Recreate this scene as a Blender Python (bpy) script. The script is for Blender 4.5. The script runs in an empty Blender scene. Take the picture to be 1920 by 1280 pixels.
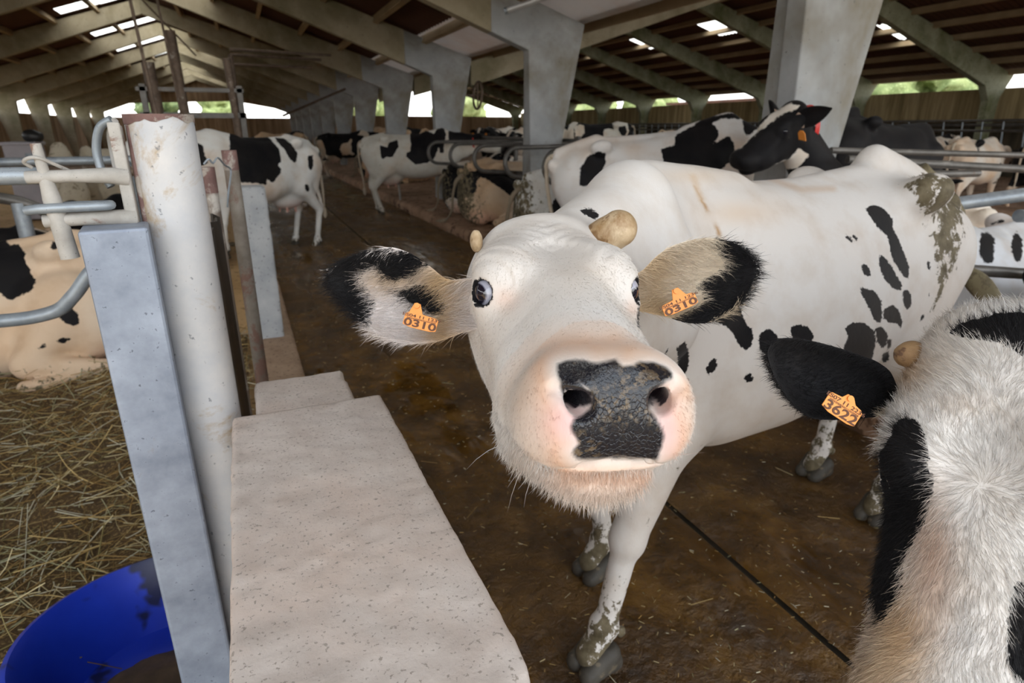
import bpy, math, random
import numpy as np
from mathutils import Vector, Matrix

SC = bpy.context.scene
COL = SC.collection
# ------------------------------------------------------------------ camera
# X runs across the alley, Y along it, Z up; metres
CAM_LOC = (0.0, 0.0, 1.57)
PITCH, YAW, FPX = 19.18, 23.1, 1150.0
cam_data = bpy.data.cameras.new('camera')
cam = bpy.data.objects.new('camera', cam_data)
COL.objects.link(cam)
cam.location = CAM_LOC
cam.rotation_euler = (math.radians(90 - PITCH), 0, -math.radians(YAW))
cam_data.sensor_width = 36.0
cam_data.lens = FPX / 1920 * 36.0
cam_data.clip_start = 0.02
cam_data.clip_end = 500
cam_data.dof.use_dof = True
cam_data.dof.focus_distance = 0.82
cam_data.dof.aperture_fstop = 7.0
SC.camera = cam

# ------------------------------------------------------------------ world
world = bpy.data.worlds.new('daylight')
SC.world = world
world.use_nodes = True
wn = world.node_tree
bg = wn.nodes['Background']
tcw = wn.nodes.new('ShaderNodeTexCoord')
sep = wn.nodes.new('ShaderNodeSeparateXYZ')
rmp = wn.nodes.new('ShaderNodeValToRGB')
rmp.color_ramp.elements[0].position = 0.0
rmp.color_ramp.elements[0].color = (1.0, 0.98, 0.94, 1)
rmp.color_ramp.elements[1].position = 0.6
rmp.color_ramp.elements[1].color = (0.80, 0.89, 1.0, 1)
wn.links.new(tcw.outputs['Generated'], sep.inputs[0])
wn.links.new(sep.outputs['Z'], rmp.inputs[0])
wn.links.new(rmp.outputs[0], bg.inputs[0])
bg.inputs[1].default_value = 5.4

sun_data = bpy.data.lights.new('sun', 'SUN')
sun_data.energy = 5.0
sun_data.angle = math.radians(0.6)
sun_data.color = (1.0, 0.95, 0.86)
sun = bpy.data.objects.new('sun', sun_data)
COL.objects.link(sun)
sun.rotation_euler = (math.radians(28), math.radians(30), 0)

# ------------------------------------------------------------------ colour management
SC.view_settings.view_transform = 'Standard'
SC.view_settings.look = 'None'
SC.view_settings.exposure = -0.60
SC.view_settings.gamma = 1.0
SC.view_settings.use_curve_mapping = False
SC.cycles.max_bounces = 8
SC.cycles.diffuse_bounces = 5
SC.cycles.glossy_bounces = 3
SC.cycles.sample_clamp_indirect = 8.0
SC.cycles.use_denoising = True
SC.cycles.caustics_reflective = False
SC.cycles.caustics_refractive = False

rnd = random.Random(7)
nrs = np.random.RandomState(11)
PI = math.pi
# ------------------------------------------------------------------ object helpers
def tag(o, label=None, cat=None, group=None, kind=None):
    if label: o['label'] = label
    if cat: o['category'] = cat
    if group: o['group'] = group
    if kind: o['kind'] = kind
    return o

def empty(name, loc=(0, 0, 0), rz=0.0, label=None, cat=None, group=None):
    o = bpy.data.objects.new(name, None)
    o.empty_display_size = 0.1
    COL.objects.link(o)
    o.location = loc
    o.rotation_euler = (0, 0, rz)
    return tag(o, label, cat, group)

def mesh_obj(name, verts, faces, mat, parent=None, smooth=False, attrs=None):
    me = bpy.data.meshes.new(name)
    V = np.asarray(verts, dtype=np.float64)
    if isinstance(faces, np.ndarray):
        n, k = faces.shape
        me.vertices.add(len(V)); me.vertices.foreach_set('co', V.astype(np.float32).ravel())
        me.loops.add(n * k); me.loops.foreach_set('vertex_index', faces.astype(np.int32).ravel())
        me.polygons.add(n)
        me.polygons.foreach_set('loop_start', np.arange(0, n * k, k, dtype=np.int32))
        me.polygons.foreach_set('loop_total', np.full(n, k, dtype=np.int32))
        me.update(calc_edges=True)
        me.validate()
    else:
        me.from_pydata([tuple(v) for v in V], [], [tuple(f) for f in faces])
        me.update()
    if mat is not None:
        for m in (mat if isinstance(mat, (list, tuple)) else [mat]):
            me.materials.append(m)
    if smooth:
        me.polygons.foreach_set('use_smooth', np.ones(len(me.polygons), dtype=bool))
    if attrs:
        for k, a in attrs.items():
            a = np.asarray(a, dtype=np.float32)
            if a.ndim == 1:
                at = me.attributes.new(k, 'FLOAT', 'POINT'); at.data.foreach_set('value', a)
            else:
                at = me.attributes.new(k, 'FLOAT_COLOR', 'POINT')
                at.data.foreach_set('color', np.c_[a[:, :3], np.ones(len(a))].astype(np.float32).ravel())
    o = bpy.data.objects.new(name, me)
    COL.objects.link(o)
    if parent is not None: o.parent = parent
    return o

class MB:
    """collects boxes, tubes and prisms for ONE part"""
    def __init__(s): s.v = []; s.f = []
    def add(s, v, f):
        n = len(s.v); s.v += [tuple(x) for x in v]; s.f += [tuple(i + n for i in q) for q in f]
        return s
    def box(s, lo, hi, M=None):
        x0, y0, z0 = lo; x1, y1, z1 = hi
        v = [(x0,y0,z0),(x1,y0,z0),(x1,y1,z0),(x0,y1,z0),(x0,y0,z1),(x1,y0,z1),(x1,y1,z1),(x0,y1,z1)]
        if M is not None: v = [tuple(M @ Vector(p)) for p in v]
        return s.add(v, [(0,3,2,1),(4,5,6,7),(0,1,5,4),(1,2,6,5),(2,3,7,6),(3,0,4,7)])
    def tube(s, pts, r, n=12, cap=True, flat=1.0):
        P = [Vector(p) for p in pts]
        rr = r if isinstance(r, (list, tuple)) else [r] * len(P)
        T = []
        for i in range(len(P)):
            a = P[max(i-1,0)]; b = P[min(i+1,len(P)-1)]
            T.append((b-a).normalized())
        up = Vector((0,0,1)) if abs(T[0].z) < .9 else Vector((1,0,0))
        nrm = (up - T[0]*up.dot(T[0])).normalized()
        vs = []
        for i in range(len(P)):
            nrm = (nrm - T[i]*nrm.dot(T[i])).normalized()
            bn = T[i].cross(nrm)
            for k in range(n):
                a = 2*PI*k/n
                vs.append(P[i] + nrm*math.cos(a)*rr[i] + bn*math.sin(a)*rr[i]*flat)
        fs = []
        for i in range(len(P)-1):
            for k in range(n):
                a = i*n+k; b = i*n+(k+1)%n
                fs.append((a, b, b+n, a+n))
        if cap:
            fs.append(tuple(reversed(range(n)))); fs.append(tuple(range((len(P)-1)*n, len(P)*n)))
        return s.add(vs, fs)
    def prism_y(s, poly, y0, y1):
        n = len(poly)
        v = [(x, y0, z) for x, z in poly] + [(x, y1, z) for x, z in poly]
        f = [tuple(range(n)), tuple(reversed(range(n, 2*n)))]
        for i in range(n):
            j = (i+1) % n; f.append((i, i+n, j+n, j))
        return s.add(v, f)
    def build(s, name, mat, parent=None, smooth=False, bevel=0.0, seg=2):
        o = mesh_obj(name, s.v, s.f, mat, parent)
        import bmesh
        bm = bmesh.new(); bm.from_mesh(o.data); bmesh.ops.recalc_face_normals(bm, faces=bm.faces)
        bm.to_mesh(o.data); bm.free()
        if bevel > 0:
            m = o.modifiers.new('bevel', 'BEVEL'); m.width = bevel; m.segments = seg; m.limit_method = 'ANGLE'
            m.angle_limit = math.radians(40)
        if smooth:
            o.data.polygons.foreach_set('use_smooth', np.ones(len(o.data.polygons), dtype=bool))
            try: o.data.set_sharp_from_angle(angle=math.radians(45))
            except Exception: pass
        return o

def curve_pts(ctrl, n=8):
    """Catmull-Rom through control points"""
    P = [Vector(p) for p in ctrl]; out = []
    for i in range(len(P)-1):
        p0 = P[max(i-1,0)]; p1 = P[i]; p2 = P[i+1]; p3 = P[min(i+2,len(P)-1)]
        for k in range(n):
            t = k/n
            out.append(0.5*((2*p1)+(p2-p0)*t+(2*p0-5*p1+4*p2-p3)*t*t+(3*p1-p0-3*p2+p3)*t**3))
    out.append(P[-1])
    return out

# ------------------------------------------------------------------ numpy noise
def _hash(ix, iy, iz, seed):
    h = (ix.astype(np.int64)*374761393 + iy.astype(np.int64)*668265263 + iz.astype(np.int64)*2147483647 + seed*1274126177) & 0xffffffff
    h = ((h ^ (h >> 13)) * 1274126177) & 0xffffffff
    h = ((h ^ (h >> 16)) * 2246822519) & 0xffffffff
    return ((h ^ (h >> 15)) & 0xffffff) / float(0xffffff)
def vnoise(p, scale, seed=0, octs=1):
    p = np.asarray(p, float)
    tot = np.zeros(len(p)); amp = 1.0; nrm = 0.0
    for o in range(octs):
        q = p * (scale * 2**o) + 100.0; i = np.floor(q); fq = q - i; u = fq*fq*(3-2*fq)
        r = 0
        for dx in (0, 1):
            for dy in (0, 1):
                for dz in (0, 1):
                    w = (u[:,0] if dx else 1-u[:,0])*(u[:,1] if dy else 1-u[:,1])*(u[:,2] if dz else 1-u[:,2])
                    r = r + w*_hash(i[:,0]+dx, i[:,1]+dy, i[:,2]+dz, seed+o*17)
        tot += r*amp; nrm += amp; amp *= .5
    return tot / nrm

# ------------------------------------------------------------------ implicit surfaces
def rotm(axis, ang):
    return np.array(Matrix.Rotation(ang, 3, axis))
def cap(a, b, ra, rb, flat=None, fd=None):
    """tapered capsule; flat<1 squeezes it along unit direction fd"""
    a = np.array(a, float); b = np.array(b, float); ab = b-a; L2 = ab@ab + 1e-12
    if fd is not None:
        fd = np.array(fd, float); fd = fd/np.linalg.norm(fd)
    def f(p):
        q = p-a; h = np.clip(q@ab/L2, 0, 1)
        q = q - h[:,None]*ab
        r = ra+(rb-ra)*h
        if fd is None: return np.sqrt((q*q).sum(1)) - r
        c = q@fd; q = q + np.outer(c*(1/flat-1), fd)
        return (np.sqrt((q*q).sum(1)) - r)*flat**.5
    f.bb = (np.minimum(a, b)-max(ra, rb), np.maximum(a, b)+max(ra, rb))
    return f
def ell(c, r, R=None):
    c = np.array(c, float); r = np.array(r, float)
    def f(p):
        q = p-c
        if R is not None: q = q@R
        k = np.sqrt(((q/r)**2).sum(1)); k2 = np.sqrt(((q/r**2)**2).sum(1))+1e-9
        return k*(k-1)/k2
    f.bb = (c-r.max(), c+r.max())
    return f
def smooth_rows(st, n=240, w=13):
    st = np.array(st, float); st = st[np.argsort(st[:,0])]
    x = np.linspace(st[0,0], st[-1,0], n)
    cols = [np.interp(x, st[:,0], st[:,j]) for j in range(1, st.shape[1])]
    k = np.hanning(w+2)[1:-1]; k /= k.sum(); out = []
    for c in cols:
        cp = np.r_[2*c[0]-c[1:w//2+1][::-1], c, 2*c[-1]-c[-w//2:-1][::-1]]
        out.append(np.convolve(cp, k, 'same')[w//2:w//2+n])
    return x, np.array(out)
def loft(st, M=None, o=None, exp=2.2, pear=0.0):
    pa = pear if isinstance(pear, tuple) else ((0, 1), (pear, pear))
    """rows: x, z_top, z_bottom, half width[, centre y]"""
    x, c = smooth_rows(st)
    M = np.eye(3) if M is None else M; o = np.zeros(3) if o is None else np.array(o, float)
    def f(p):
        q = (p-o)@M
        X = np.clip(q[:,0], x[0], x[-1])
        top = np.interp(X, x, c[0]); bot = np.interp(X, x, c[1]); w = np.maximum(np.interp(X, x, c[2]), .004)
        y = q[:,1] - (np.interp(X, x, c[3]) if len(c) > 3 else 0)
        hh = np.maximum((top-bot)/2, .004); v = (q[:,2]-(top+bot)/2)/hh
        ww = w*(1-np.interp(X, pa[0], pa[1])*np.clip(v, -1, 1))
        k = (np.abs(y/ww)**exp+np.abs(v)**exp)**(1/exp)
        d = (k-1)*np.minimum(ww, hh)
        dx = np.abs(q[:,0]-X)
        return np.where(dx > 0, np.sqrt(np.maximum(d, 0)**2+dx**2), d)
    return f
def xf(f, M, o):
    """place a function defined in a local frame (columns of M = local axes)"""
    o = np.array(o, float)
    return lambda p: f((p-o)@M)
class SDF:
    def __init__(s): s.ops = []
    def u(s, f, k=.03): s.ops.append(('u', f, k)); return s
    def sub(s, f, k=.01): s.ops.append(('s', f, k)); return s
    def __call__(s, p):
        d = None
        for m, f, k in s.ops:
            if d is None: d = f(p); continue
            bb = getattr(f, 'bb', None)
            if bb is not None and len(p) > 2000:
                sel = np.all((p > bb[0]-k*2-.02) & (p < bb[1]+k*2+.02), 1)
                if not sel.any(): continue
                q = p[sel]; e = f(q); dd = d[sel]
            else:
                sel = None; e = f(p); dd = d
            if m == 'u':
                h = np.clip(.5+.5*(dd-e)/k, 0, 1); r = dd+(e-dd)*h-k*h*(1-h)
            else:
                h = np.clip(.5-.5*(dd+e)/k, 0, 1); r = dd+(-e-dd)*h+k*h*(1-h)
            if sel is None: d = r
            else:
                d = d.copy(); d[sel] = r
        return d

def grad(fn, p, e=2e-3):
    g = np.empty_like(p)
    for k in range(3):
        a = p.copy(); a[:,k] += e; b = p.copy(); b[:,k] -= e
        g[:,k] = (fn(a)-fn(b))/(2*e)
    return g
def project(fn, p, it=2, e=2e-3, lim=.01):
    for _ in range(it):
        d = fn(p); g = grad(fn, p, e); n2 = np.maximum((g*g).sum(1), .05)
        st = -d/n2; st = np.clip(st, -lim, lim)
        p = p + g*st[:,None]
    return p
def surface(fn, lo, hi, h, chunk=400000):
    """sparse surface nets -> verts, quads"""
    lo = np.array(lo, float); hi = np.array(hi, float); B = 6; H = B*h
    nb = np.ceil((hi-lo)/H).astype(int)
    g = np.stack(np.meshgrid(*[np.arange(n) for n in nb], indexing='ij'), -1).reshape(-1, 3)
    d = np.concatenate([fn(lo+(q+.5)*H) for q in np.array_split(g, max(1, len(g)//chunk+1))])
    g = g[np.abs(d) < H*1.35]
    off = np.stack(np.meshgrid(*[np.arange(B)]*3, indexing='ij'), -1).reshape(-1, 3)
    cells = (g[:,None,:]*B+off[None]).reshape(-1, 3)
    N = nb*B+2
    cid = lambda c: (c[:,0]*N[1]+c[:,1])*N[2]+c[:,2]
    cells = cells[np.argsort(cid(cells))]; ids = cid(cells)
    co = np.array([(i,j,k) for i in (0,1) for j in (0,1) for k in (0,1)])
    allc = np.unique(np.concatenate([cid(cells+c) for c in co]))
    pc = np.stack([allc//(N[1]*N[2]), (allc//N[2]) % N[1], allc % N[2]], 1)
    val = np.concatenate([fn(lo+q*h) for q in np.array_split(pc, max(1, len(pc)//chunk+1))])
    look = lambda c: val[np.searchsorted(allc, cid(c))]
    cv = np.stack([look(cells+c) for c in co], 1)
    act = (cv.min(1) < 0) & (cv.max(1) >= 0)
    cells = cells[act]; ids = ids[act]; cv = cv[act]
    acc = np.zeros((len(cells), 3)); cnt = np.zeros(len(cells))
    E = [(a, b) for a in range(8) for b in range(a+1, 8) if np.abs(co[a]-co[b]).sum() == 1]
    for a, b in E:
        va, vb = cv[:,a], cv[:,b]; m = (va < 0) != (vb < 0)
        t = np.where(m, va/(va-vb+1e-30), 0)
        acc += np.where(m[:,None], co[a]+(co[b]-co[a])*t[:,None], 0); cnt += m
    verts = lo+(cells+acc/cnt[:,None])*h
    quads = []
    for ax in range(3):
        b, c = (ax+1) % 3, (ax+2) % 3
        e0 = 0; e1 = [k for k in range(8) if (co[k] == np.eye(3, dtype=int)[ax]).all()][0]
        va, vb = cv[:,0], cv[:,e1]; m = (va < 0) != (vb < 0)
        base = cells[m]; s = va[m] < 0
        db = np.eye(3, dtype=int)[b]; dc = np.eye(3, dtype=int)[c]
        q = []
        ok = np.ones(len(base), bool)
        for dd in (0*db, -db, -db-dc, -dc):
            k = cid(base+dd); j = np.searchsorted(ids, k); j = np.minimum(j, len(ids)-1); ok &= ids[j] == k; q.append(j)
        q = np.stack(q, 1)[ok]; s = s[ok]
        q = np.where(s[:,None], q, q[:, ::-1])
        quads.append(q)
    return verts, np.concatenate(quads)

# camera geometry, used only to look up where a coat mark sits on the animal's hide
_th, _ps = math.radians(PITCH), math.radians(YAW)
CF = np.array([math.sin(_ps)*math.cos(_th), math.cos(_ps)*math.cos(_th), -math.sin(_th)])
CR = np.array([math.cos(_ps), -math.sin(_ps), 0.0])
CU = np.cross(CR, CF)
CC = np.array(CAM_LOC)
def to_px(p):
    d = p-CC; z = d@CF
    return np.stack([960+FPX*(d@CR)/z, 640-FPX*(d@CU)/z], 1), z
def from_px(x, y, D):
    return CC+(CF+CR*(x-960)/FPX-CU*(y-640)/FPX)*D
def poly_sd(P, poly):
    """signed distance, positive inside"""
    P = np.asarray(P, float); V = np.asarray(poly, float); n = len(V)
    d = np.full(len(P), 1e18); ins = np.zeros(len(P), bool)
    for i in range(n):
        a = V[i]; b = V[(i+1) % n]; e = b-a; w = P-a
        t = np.clip(w@e/(e@e+1e-12), 0, 1); q = w-t[:,None]*e
        d = np.minimum(d, (q*q).sum(1))
        c = ((a[1] <= P[:,1]) & (b[1] > P[:,1])) | ((b[1] <= P[:,1]) & (a[1] > P[:,1]))
        xx = a[0]+(P[:,1]-a[1])*(b[0]-a[0])/(b[1]-a[1]+1e-12)
        ins ^= c & (P[:,0] < xx)
    d = np.sqrt(d)
    return np.where(ins, d, -d)

# ------------------------------------------------------------------ materials
def new_mat(name):
    m = bpy.data.materials.new(name); m.use_nodes = True
    nt = m.node_tree; b = nt.nodes['Principled BSDF']
    return m, nt, b
def N(nt, t, **kw):
    n = nt.nodes.new(t)
    for k, v in kw.items():
        if hasattr(n, k): setattr(n, k, v)
        else: n.inputs[k].default_value = v
    return n
def ramp(nt, src, stops, interp='LINEAR'):
    r = nt.nodes.new('ShaderNodeValToRGB'); cr = r.color_ramp; cr.interpolation = interp
    while len(cr.elements) < len(stops): cr.elements.new(0.5)
    for e, (p, c) in zip(cr.elements, stops):
        e.position = p; e.color = (*c, 1) if len(c) == 3 else c
    nt.links.new(src, r.inputs[0]); return r.outputs[0]
def mixc(nt, fac, a, b, blend='MIX'):
    m = nt.nodes.new('ShaderNodeMix'); m.data_type = 'RGBA'; m.blend_type = blend
    for i, v in ((0, fac), (6, a), (7, b)):
        if hasattr(v, 'is_output'): nt.links.new(v, m.inputs[i])
        elif isinstance(v, (int, float)): m.inputs[i].default_value = v
        else: m.inputs[i].default_value = (*v, 1)
    return m.outputs[2]
def noise(nt, vec, scale, detail=4, rough=.55, dist=0):
    n = nt.nodes.new('ShaderNodeTexNoise'); n.inputs['Scale'].default_value = scale
    n.inputs['Detail'].default_value = detail; n.inputs['Roughness'].default_value = rough
    n.inputs['Distortion'].default_value = dist
    if vec is not None: nt.links.new(vec, n.inputs['Vector'])
    return n.outputs['Fac']
def mapping(nt, vec, scale=(1,1,1), rot=(0,0,0), loc=(0,0,0)):
    m = nt.nodes.new('ShaderNodeMapping')
    m.inputs['Scale'].default_value = scale; m.inputs['Rotation'].default_value = rot; m.inputs['Location'].default_value = loc
    nt.links.new(vec, m.inputs[0]); return m.outputs[0]
def objco(nt): return nt.nodes.new('ShaderNodeTexCoord').outputs['Object']
def bump(nt, h, strength, dist, nrm=None):
    b = nt.nodes.new('ShaderNodeBump'); b.inputs['Strength'].default_value = strength; b.inputs['Distance'].default_value = dist
    nt.links.new(h, b.inputs['Height'])
    if nrm is not None: nt.links.new(nrm, b.inputs['Normal'])
    return b.outputs[0]
def math2(nt, op, a, b=None, c=None, clamp=False):
    m = nt.nodes.new('ShaderNodeMath'); m.operation = op; m.use_clamp = clamp
    for i, v in enumerate((a, b, c)):
        if v is None: continue
        if hasattr(v, 'is_output'): nt.links.new(v, m.inputs[i])
        else: m.inputs[i].default_value = v
    return m.outputs[0]
def attr(nt, name, out='Fac'):
    a = nt.nodes.new('ShaderNodeAttribute'); a.attribute_name = name; return a.outputs[out]

def speckled(name, c1, c2, scale=6, rough=.8, spots=None, spot_scale=60, spot_amt=.62, bumpd=.002, metal=0, stain=None, stain_scale=1.5, stretch=(1,1,1)):
    m, nt, b = new_mat(name); oc = objco(nt); v = mapping(nt, oc, stretch)
    n1 = noise(nt, v, scale, 6, .6)
    c = ramp(nt, n1, [(.3, c1), (.7, c2)])
    if stain is not None:
        s = noise(nt, v, stain_scale, 5, .65, .3)
        c = mixc(nt, ramp(nt, s, [(.48, (0,0,0)), (.66, (1,1,1))]), c, stain)
    if spots is not None:
        n2 = noise(nt, v, spot_scale, 3, .6)
        c = mixc(nt, ramp(nt, n2, [(spot_amt, (0,0,0)), (spot_amt+.05, (1,1,1))]), c, spots)
    nt.links.new(c, b.inputs['Base Color'])
    b.inputs['Roughness'].default_value = rough; b.inputs['Metallic'].default_value = metal
    hh = noise(nt, oc, scale*9, 8, .7)
    nt.links.new(bump(nt, hh, .6, bumpd), b.inputs['Normal'])
    return m
# ================================================================== SETTING
RIDGE_X, EAVE_R, EAVE_L = -2.0, 4.57, -8.57
EAVE_Z, RIDGE_Z = 2.93, 5.05
R2_RIDGE, R2_EAVE, R2_RZ, R2_EZ = 13.36, 22.25, 5.65, 3.12
FRAMES = [-1.0 + 4.6*i for i in range(12)]
Y_OPEN, Y_END = -2.2, 50.0

def m_slurry():
    m, nt, b = new_mat('wet_slurry'); oc = objco(nt)
    n1 = noise(nt, oc, 3.0, 8, .65, .4); n2 = noise(nt, oc, 22, 6, .7, .5); n3 = noise(nt, mapping(nt, oc, (1, .35, 1)), 1.3, 4, .6)
    c = ramp(nt, n1, [(.3, (.040, .017, .003)), (.50, (.115, .054, .009)), (.72, (.24, .125, .026))])
    c = mixc(nt, ramp(nt, n2, [(.62, (0,0,0)), (.75, (.7,.7,.7))]), c, (.22, .13, .045))
    nt.links.new(c, b.inputs['Base Color'])
    r = ramp(nt, n3, [(.36, (.12,)*3), (.5, (.28,)*3), (.66, (.5,)*3)])
    nt.links.new(r, b.inputs['Roughness'])
    b.inputs['Specular IOR Level'].default_value = .6
    st = ramp(nt, n3, [(.38, (.05,)*3), (.5, (1,)*3)])
    h = math2(nt, 'MULTIPLY', math2(nt, 'ADD', noise(nt, oc, 13, 6, .65, .8), n2), st)
    bb = bump(nt, math2(nt, 'MULTIPLY', noise(nt, oc, 55, 4, .7, .3), st), .8, .006)
    nt.links.new(bump(nt, h, .85, .028, bb), b.inputs['Normal'])
    return m
M_slurry = m_slurry()
M_platform = speckled('stall_platform_concrete', (.30, .17, .10), (.46, .30, .20), 2.5, .85, (.12, .06, .03), 7, .56, .01, stain=(.2, .11, .055), stain_scale=.9)
M_sand = speckled('dry_sandy_floor', (.52, .33, .15), (.70, .47, .24), 1.2, .95, (.25, .15, .06), 14, .6, .01)
M_conc = speckled('precast_concrete', (.29, .305, .315), (.43, .445, .455), 2.2, .8, (.12, .12, .12), 40, .68, .0015, stain=(.22, .20, .16), stain_scale=.8)
M_conc_dark = speckled('concrete_rafter_painted_light', (.33, .28, .19), (.45, .39, .28), 1.6, .85, (.14, .12, .08), 30, .66, .002, stain=(.22, .19, .11), stain_scale=.7)  # brownish base paints in the lighting on the rafters; stains vary at random
M_conc_green = speckled('mossy_concrete', (.22, .23, .15), (.38, .38, .27), 2.0, .85, (.09, .10, .05), 25, .62, .002, stain=(.15, .16, .07), stain_scale=1.2)
M_purlin = speckled('concrete_purlin', (.34, .25, .15), (.46, .35, .22), 1.5, .85)
M_panel = speckled('pale_valley_sheet', (.62, .62, .62), (.74, .70, .66), 1.2, .7, stain=(.62, .48, .38), stain_scale=.5)
_nt = M_panel.node_tree; _tl = _nt.nodes.new('ShaderNodeBsdfTranslucent'); _tl.inputs[0].default_value = (.80, .74, .70, 1)
_mx = _nt.nodes.new('ShaderNodeMixShader'); _mx.inputs[0].default_value = .16
_nt.links.new(_nt.nodes['Principled BSDF'].outputs[0], _mx.inputs[1]); _nt.links.new(_tl.outputs[0], _mx.inputs[2]); _nt.links.new(_mx.outputs[0], _nt.nodes['Material Output'].inputs[0])
def m_streaks(name, c1, c2, c3):
    m, nt, b = new_mat(name); oc = objco(nt)
    v = mapping(nt, oc, (2.2, 2.2, .12)); n1 = noise(nt, v, 1.6, 6, .65); n2 = noise(nt, mapping(nt, oc, (6, 6, .5)), 2, 4, .6)
    c = ramp(nt, n1, [(.32, c1), (.5, c2), (.68, c3)])
    c = mixc(nt, ramp(nt, n2, [(.5, (0,0,0)), (.75, (.6,.6,.6))]), c, c1)
    nt.links.new(c, b.inputs['Base Color']); b.inputs['Roughness'].default_value = .9
    return m
M_wall = m_streaks('streaked_wall_panel', (.16, .12, .055), (.38, .29, .15), (.55, .44, .26))
M_wall_low = m_streaks('lower_wall_painted_shade', (.035, .027, .018), (.07, .055, .035), (.12, .09, .06))
M_wall_l = m_streaks('left_wall_panel', (.16, .10, .055), (.34, .23, .14), (.50, .36, .24))
def m_roof():
    m, nt, b = new_mat('red_brown_roof_sheet'); oc = objco(nt)
    n1 = noise(nt, oc, .8, 5, .6)
    c = ramp(nt, n1, [(.3, (.060, .024, .013)), (.7, (.11, .045, .026))])
    nt.links.new(c, b.inputs['Base Color']); b.inputs['Roughness'].default_value = .8
    return m
M_roof = m_roof()
def m_skylight():
    m, nt, b = new_mat('translucent_roof_sheet')
    t = nt.nodes.new('ShaderNodeBsdfTranslucent'); t.inputs[0].default_value = (.95, .9, .8, 1)
    nt.links.new(t.outputs[0], nt.nodes['Material Output'].inputs[0])
    return m
M_sky = m_skylight()

def struct(o, label=None, cat='building part'):
    o['kind'] = 'structure'
    if label: o['label'] = label; o['category'] = cat
    return o

# floor of the alley: two slabs with the dark joint between them
def floor_slab(x0, x1, seed):
    ys = np.concatenate([np.arange(-4.5, -.2, .4), np.arange(-.2, 5.5, .03), np.arange(5.5, 14, .12), np.arange(14, Y_END+.01, 1.0)])
    xs = np.arange(x0, x1+.001, (x1-x0)/round((x1-x0)/.03))
    X, Y = np.meshgrid(xs, ys); p = np.stack([X.ravel(), Y.ravel(), 0*X.ravel()], 1)
    z = (vnoise(p*[1, .8, 1], 9, seed, 3)-.5)*.026+(vnoise(p, 30, seed+3, 2)-.5)*.010
    wet = np.clip((vnoise(p*[1, .5, 1], 1.6, 5, 2)-.35)*5, 0, 1)
    edge = np.clip(np.minimum(p[:,0]-x0, x1-p[:,0])/.05, 0, 1)
    p[:,2] = z*wet*edge-.004
    nx = len(xs); i = np.arange(len(ys)-1)[:,None]*nx+np.arange(nx-1)[None]
    f = np.stack([i, i+1, i+1+nx, i+nx], -1).reshape(-1, 4)
    return p, f
pA, fA = floor_slab(.14, 1.535, 1); pB, fB = floor_slab(1.56, 2.93, 9)
fl = mesh_obj('floor', np.r_[pA, pB], np.r_[fA, fB+len(pA)], M_slurry, smooth=True)
struct(fl)
g = MB().box((-60, -30, -.30), (90, 130, -.22))
M_ground = speckled('pale_dusty_ground', (.17, .15, .10), (.26, .23, .16), .5, .95)
struct(g.build('ground', M_ground))
j = MB().box((.1, -1.5, -.22), (2.95, Y_END, -.03)).build('floor_subslab', M_wall_low); j.name = 'trim_1'; struct(j)
# stall platform on the right of the alley, with its broken kerb
ys = np.arange(-1.5, Y_END, .08); rows = []
prof = [(2.93, -.03), (2.915, .06), (2.93, .13), (2.98, .155), (3.15, .15), (3.6, .15), (5.2, .15), (21.7, .15)]
pv = []
for y in ys:
    for (x, z) in prof:
        pv.append((x, y, z))
pv = np.array(pv); nn = vnoise(pv, 6, 21, 3)-.5
m_ = pv[:,0] < 3.2
pv[:,0] += np.where(m_, nn*.07, 0); pv[:,2] += np.where(pv[:,0] < 5.5, (vnoise(pv, 3, 4, 3)-.5)*.05, 0)*(pv[:,2] > .02)
k = len(prof); i = np.arange(len(ys)-1)[:,None]*k+np.arange(k-1)[None]
struct(mesh_obj('stall_platform', pv, np.stack([i, i+k, i+k+1, i+1], -1).reshape(-1, 4), M_platform, smooth=True), 'tan concrete stall platform with a chipped kerb right of the wet alley', 'platform')
# dry floor of the left pen
struct(MB().box((-8.6, -1.5, -.2), (.14, Y_END, -.02)).build('floor_left', M_sand))

# walls
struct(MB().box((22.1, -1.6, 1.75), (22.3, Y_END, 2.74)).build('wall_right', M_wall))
struct(MB().box((22.15, -1.6, -.1), (22.3, Y_END, 1.75)).build('wall_right_lower', M_wall_low))  # dark colour paints in the shade below the wall panels
struct(MB().box((-8.75, -1.6, -.1), (-8.57, Y_END, 2.20)).build('wall_left', M_wall_l))
struct(MB().box((-8.75, Y_END, -.1), (4.4, Y_END+.2, 2.25)).build('wall_back', M_wall_l))
struct(MB().box((4.4, Y_END, -.1), (22.3, Y_END+.2, 2.45)).build('wall_back_right', M_wall_l))
# gable cladding above the far openings
struct(MB().prism_y([(-8.6, 2.95), (-5.6, 3.15), (0.2, 3.35), (4.57, 2.6), (4.57, 2.95), (-2, 5.0)], Y_END, Y_END+.12).build('gable', M_wall_l))

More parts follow.
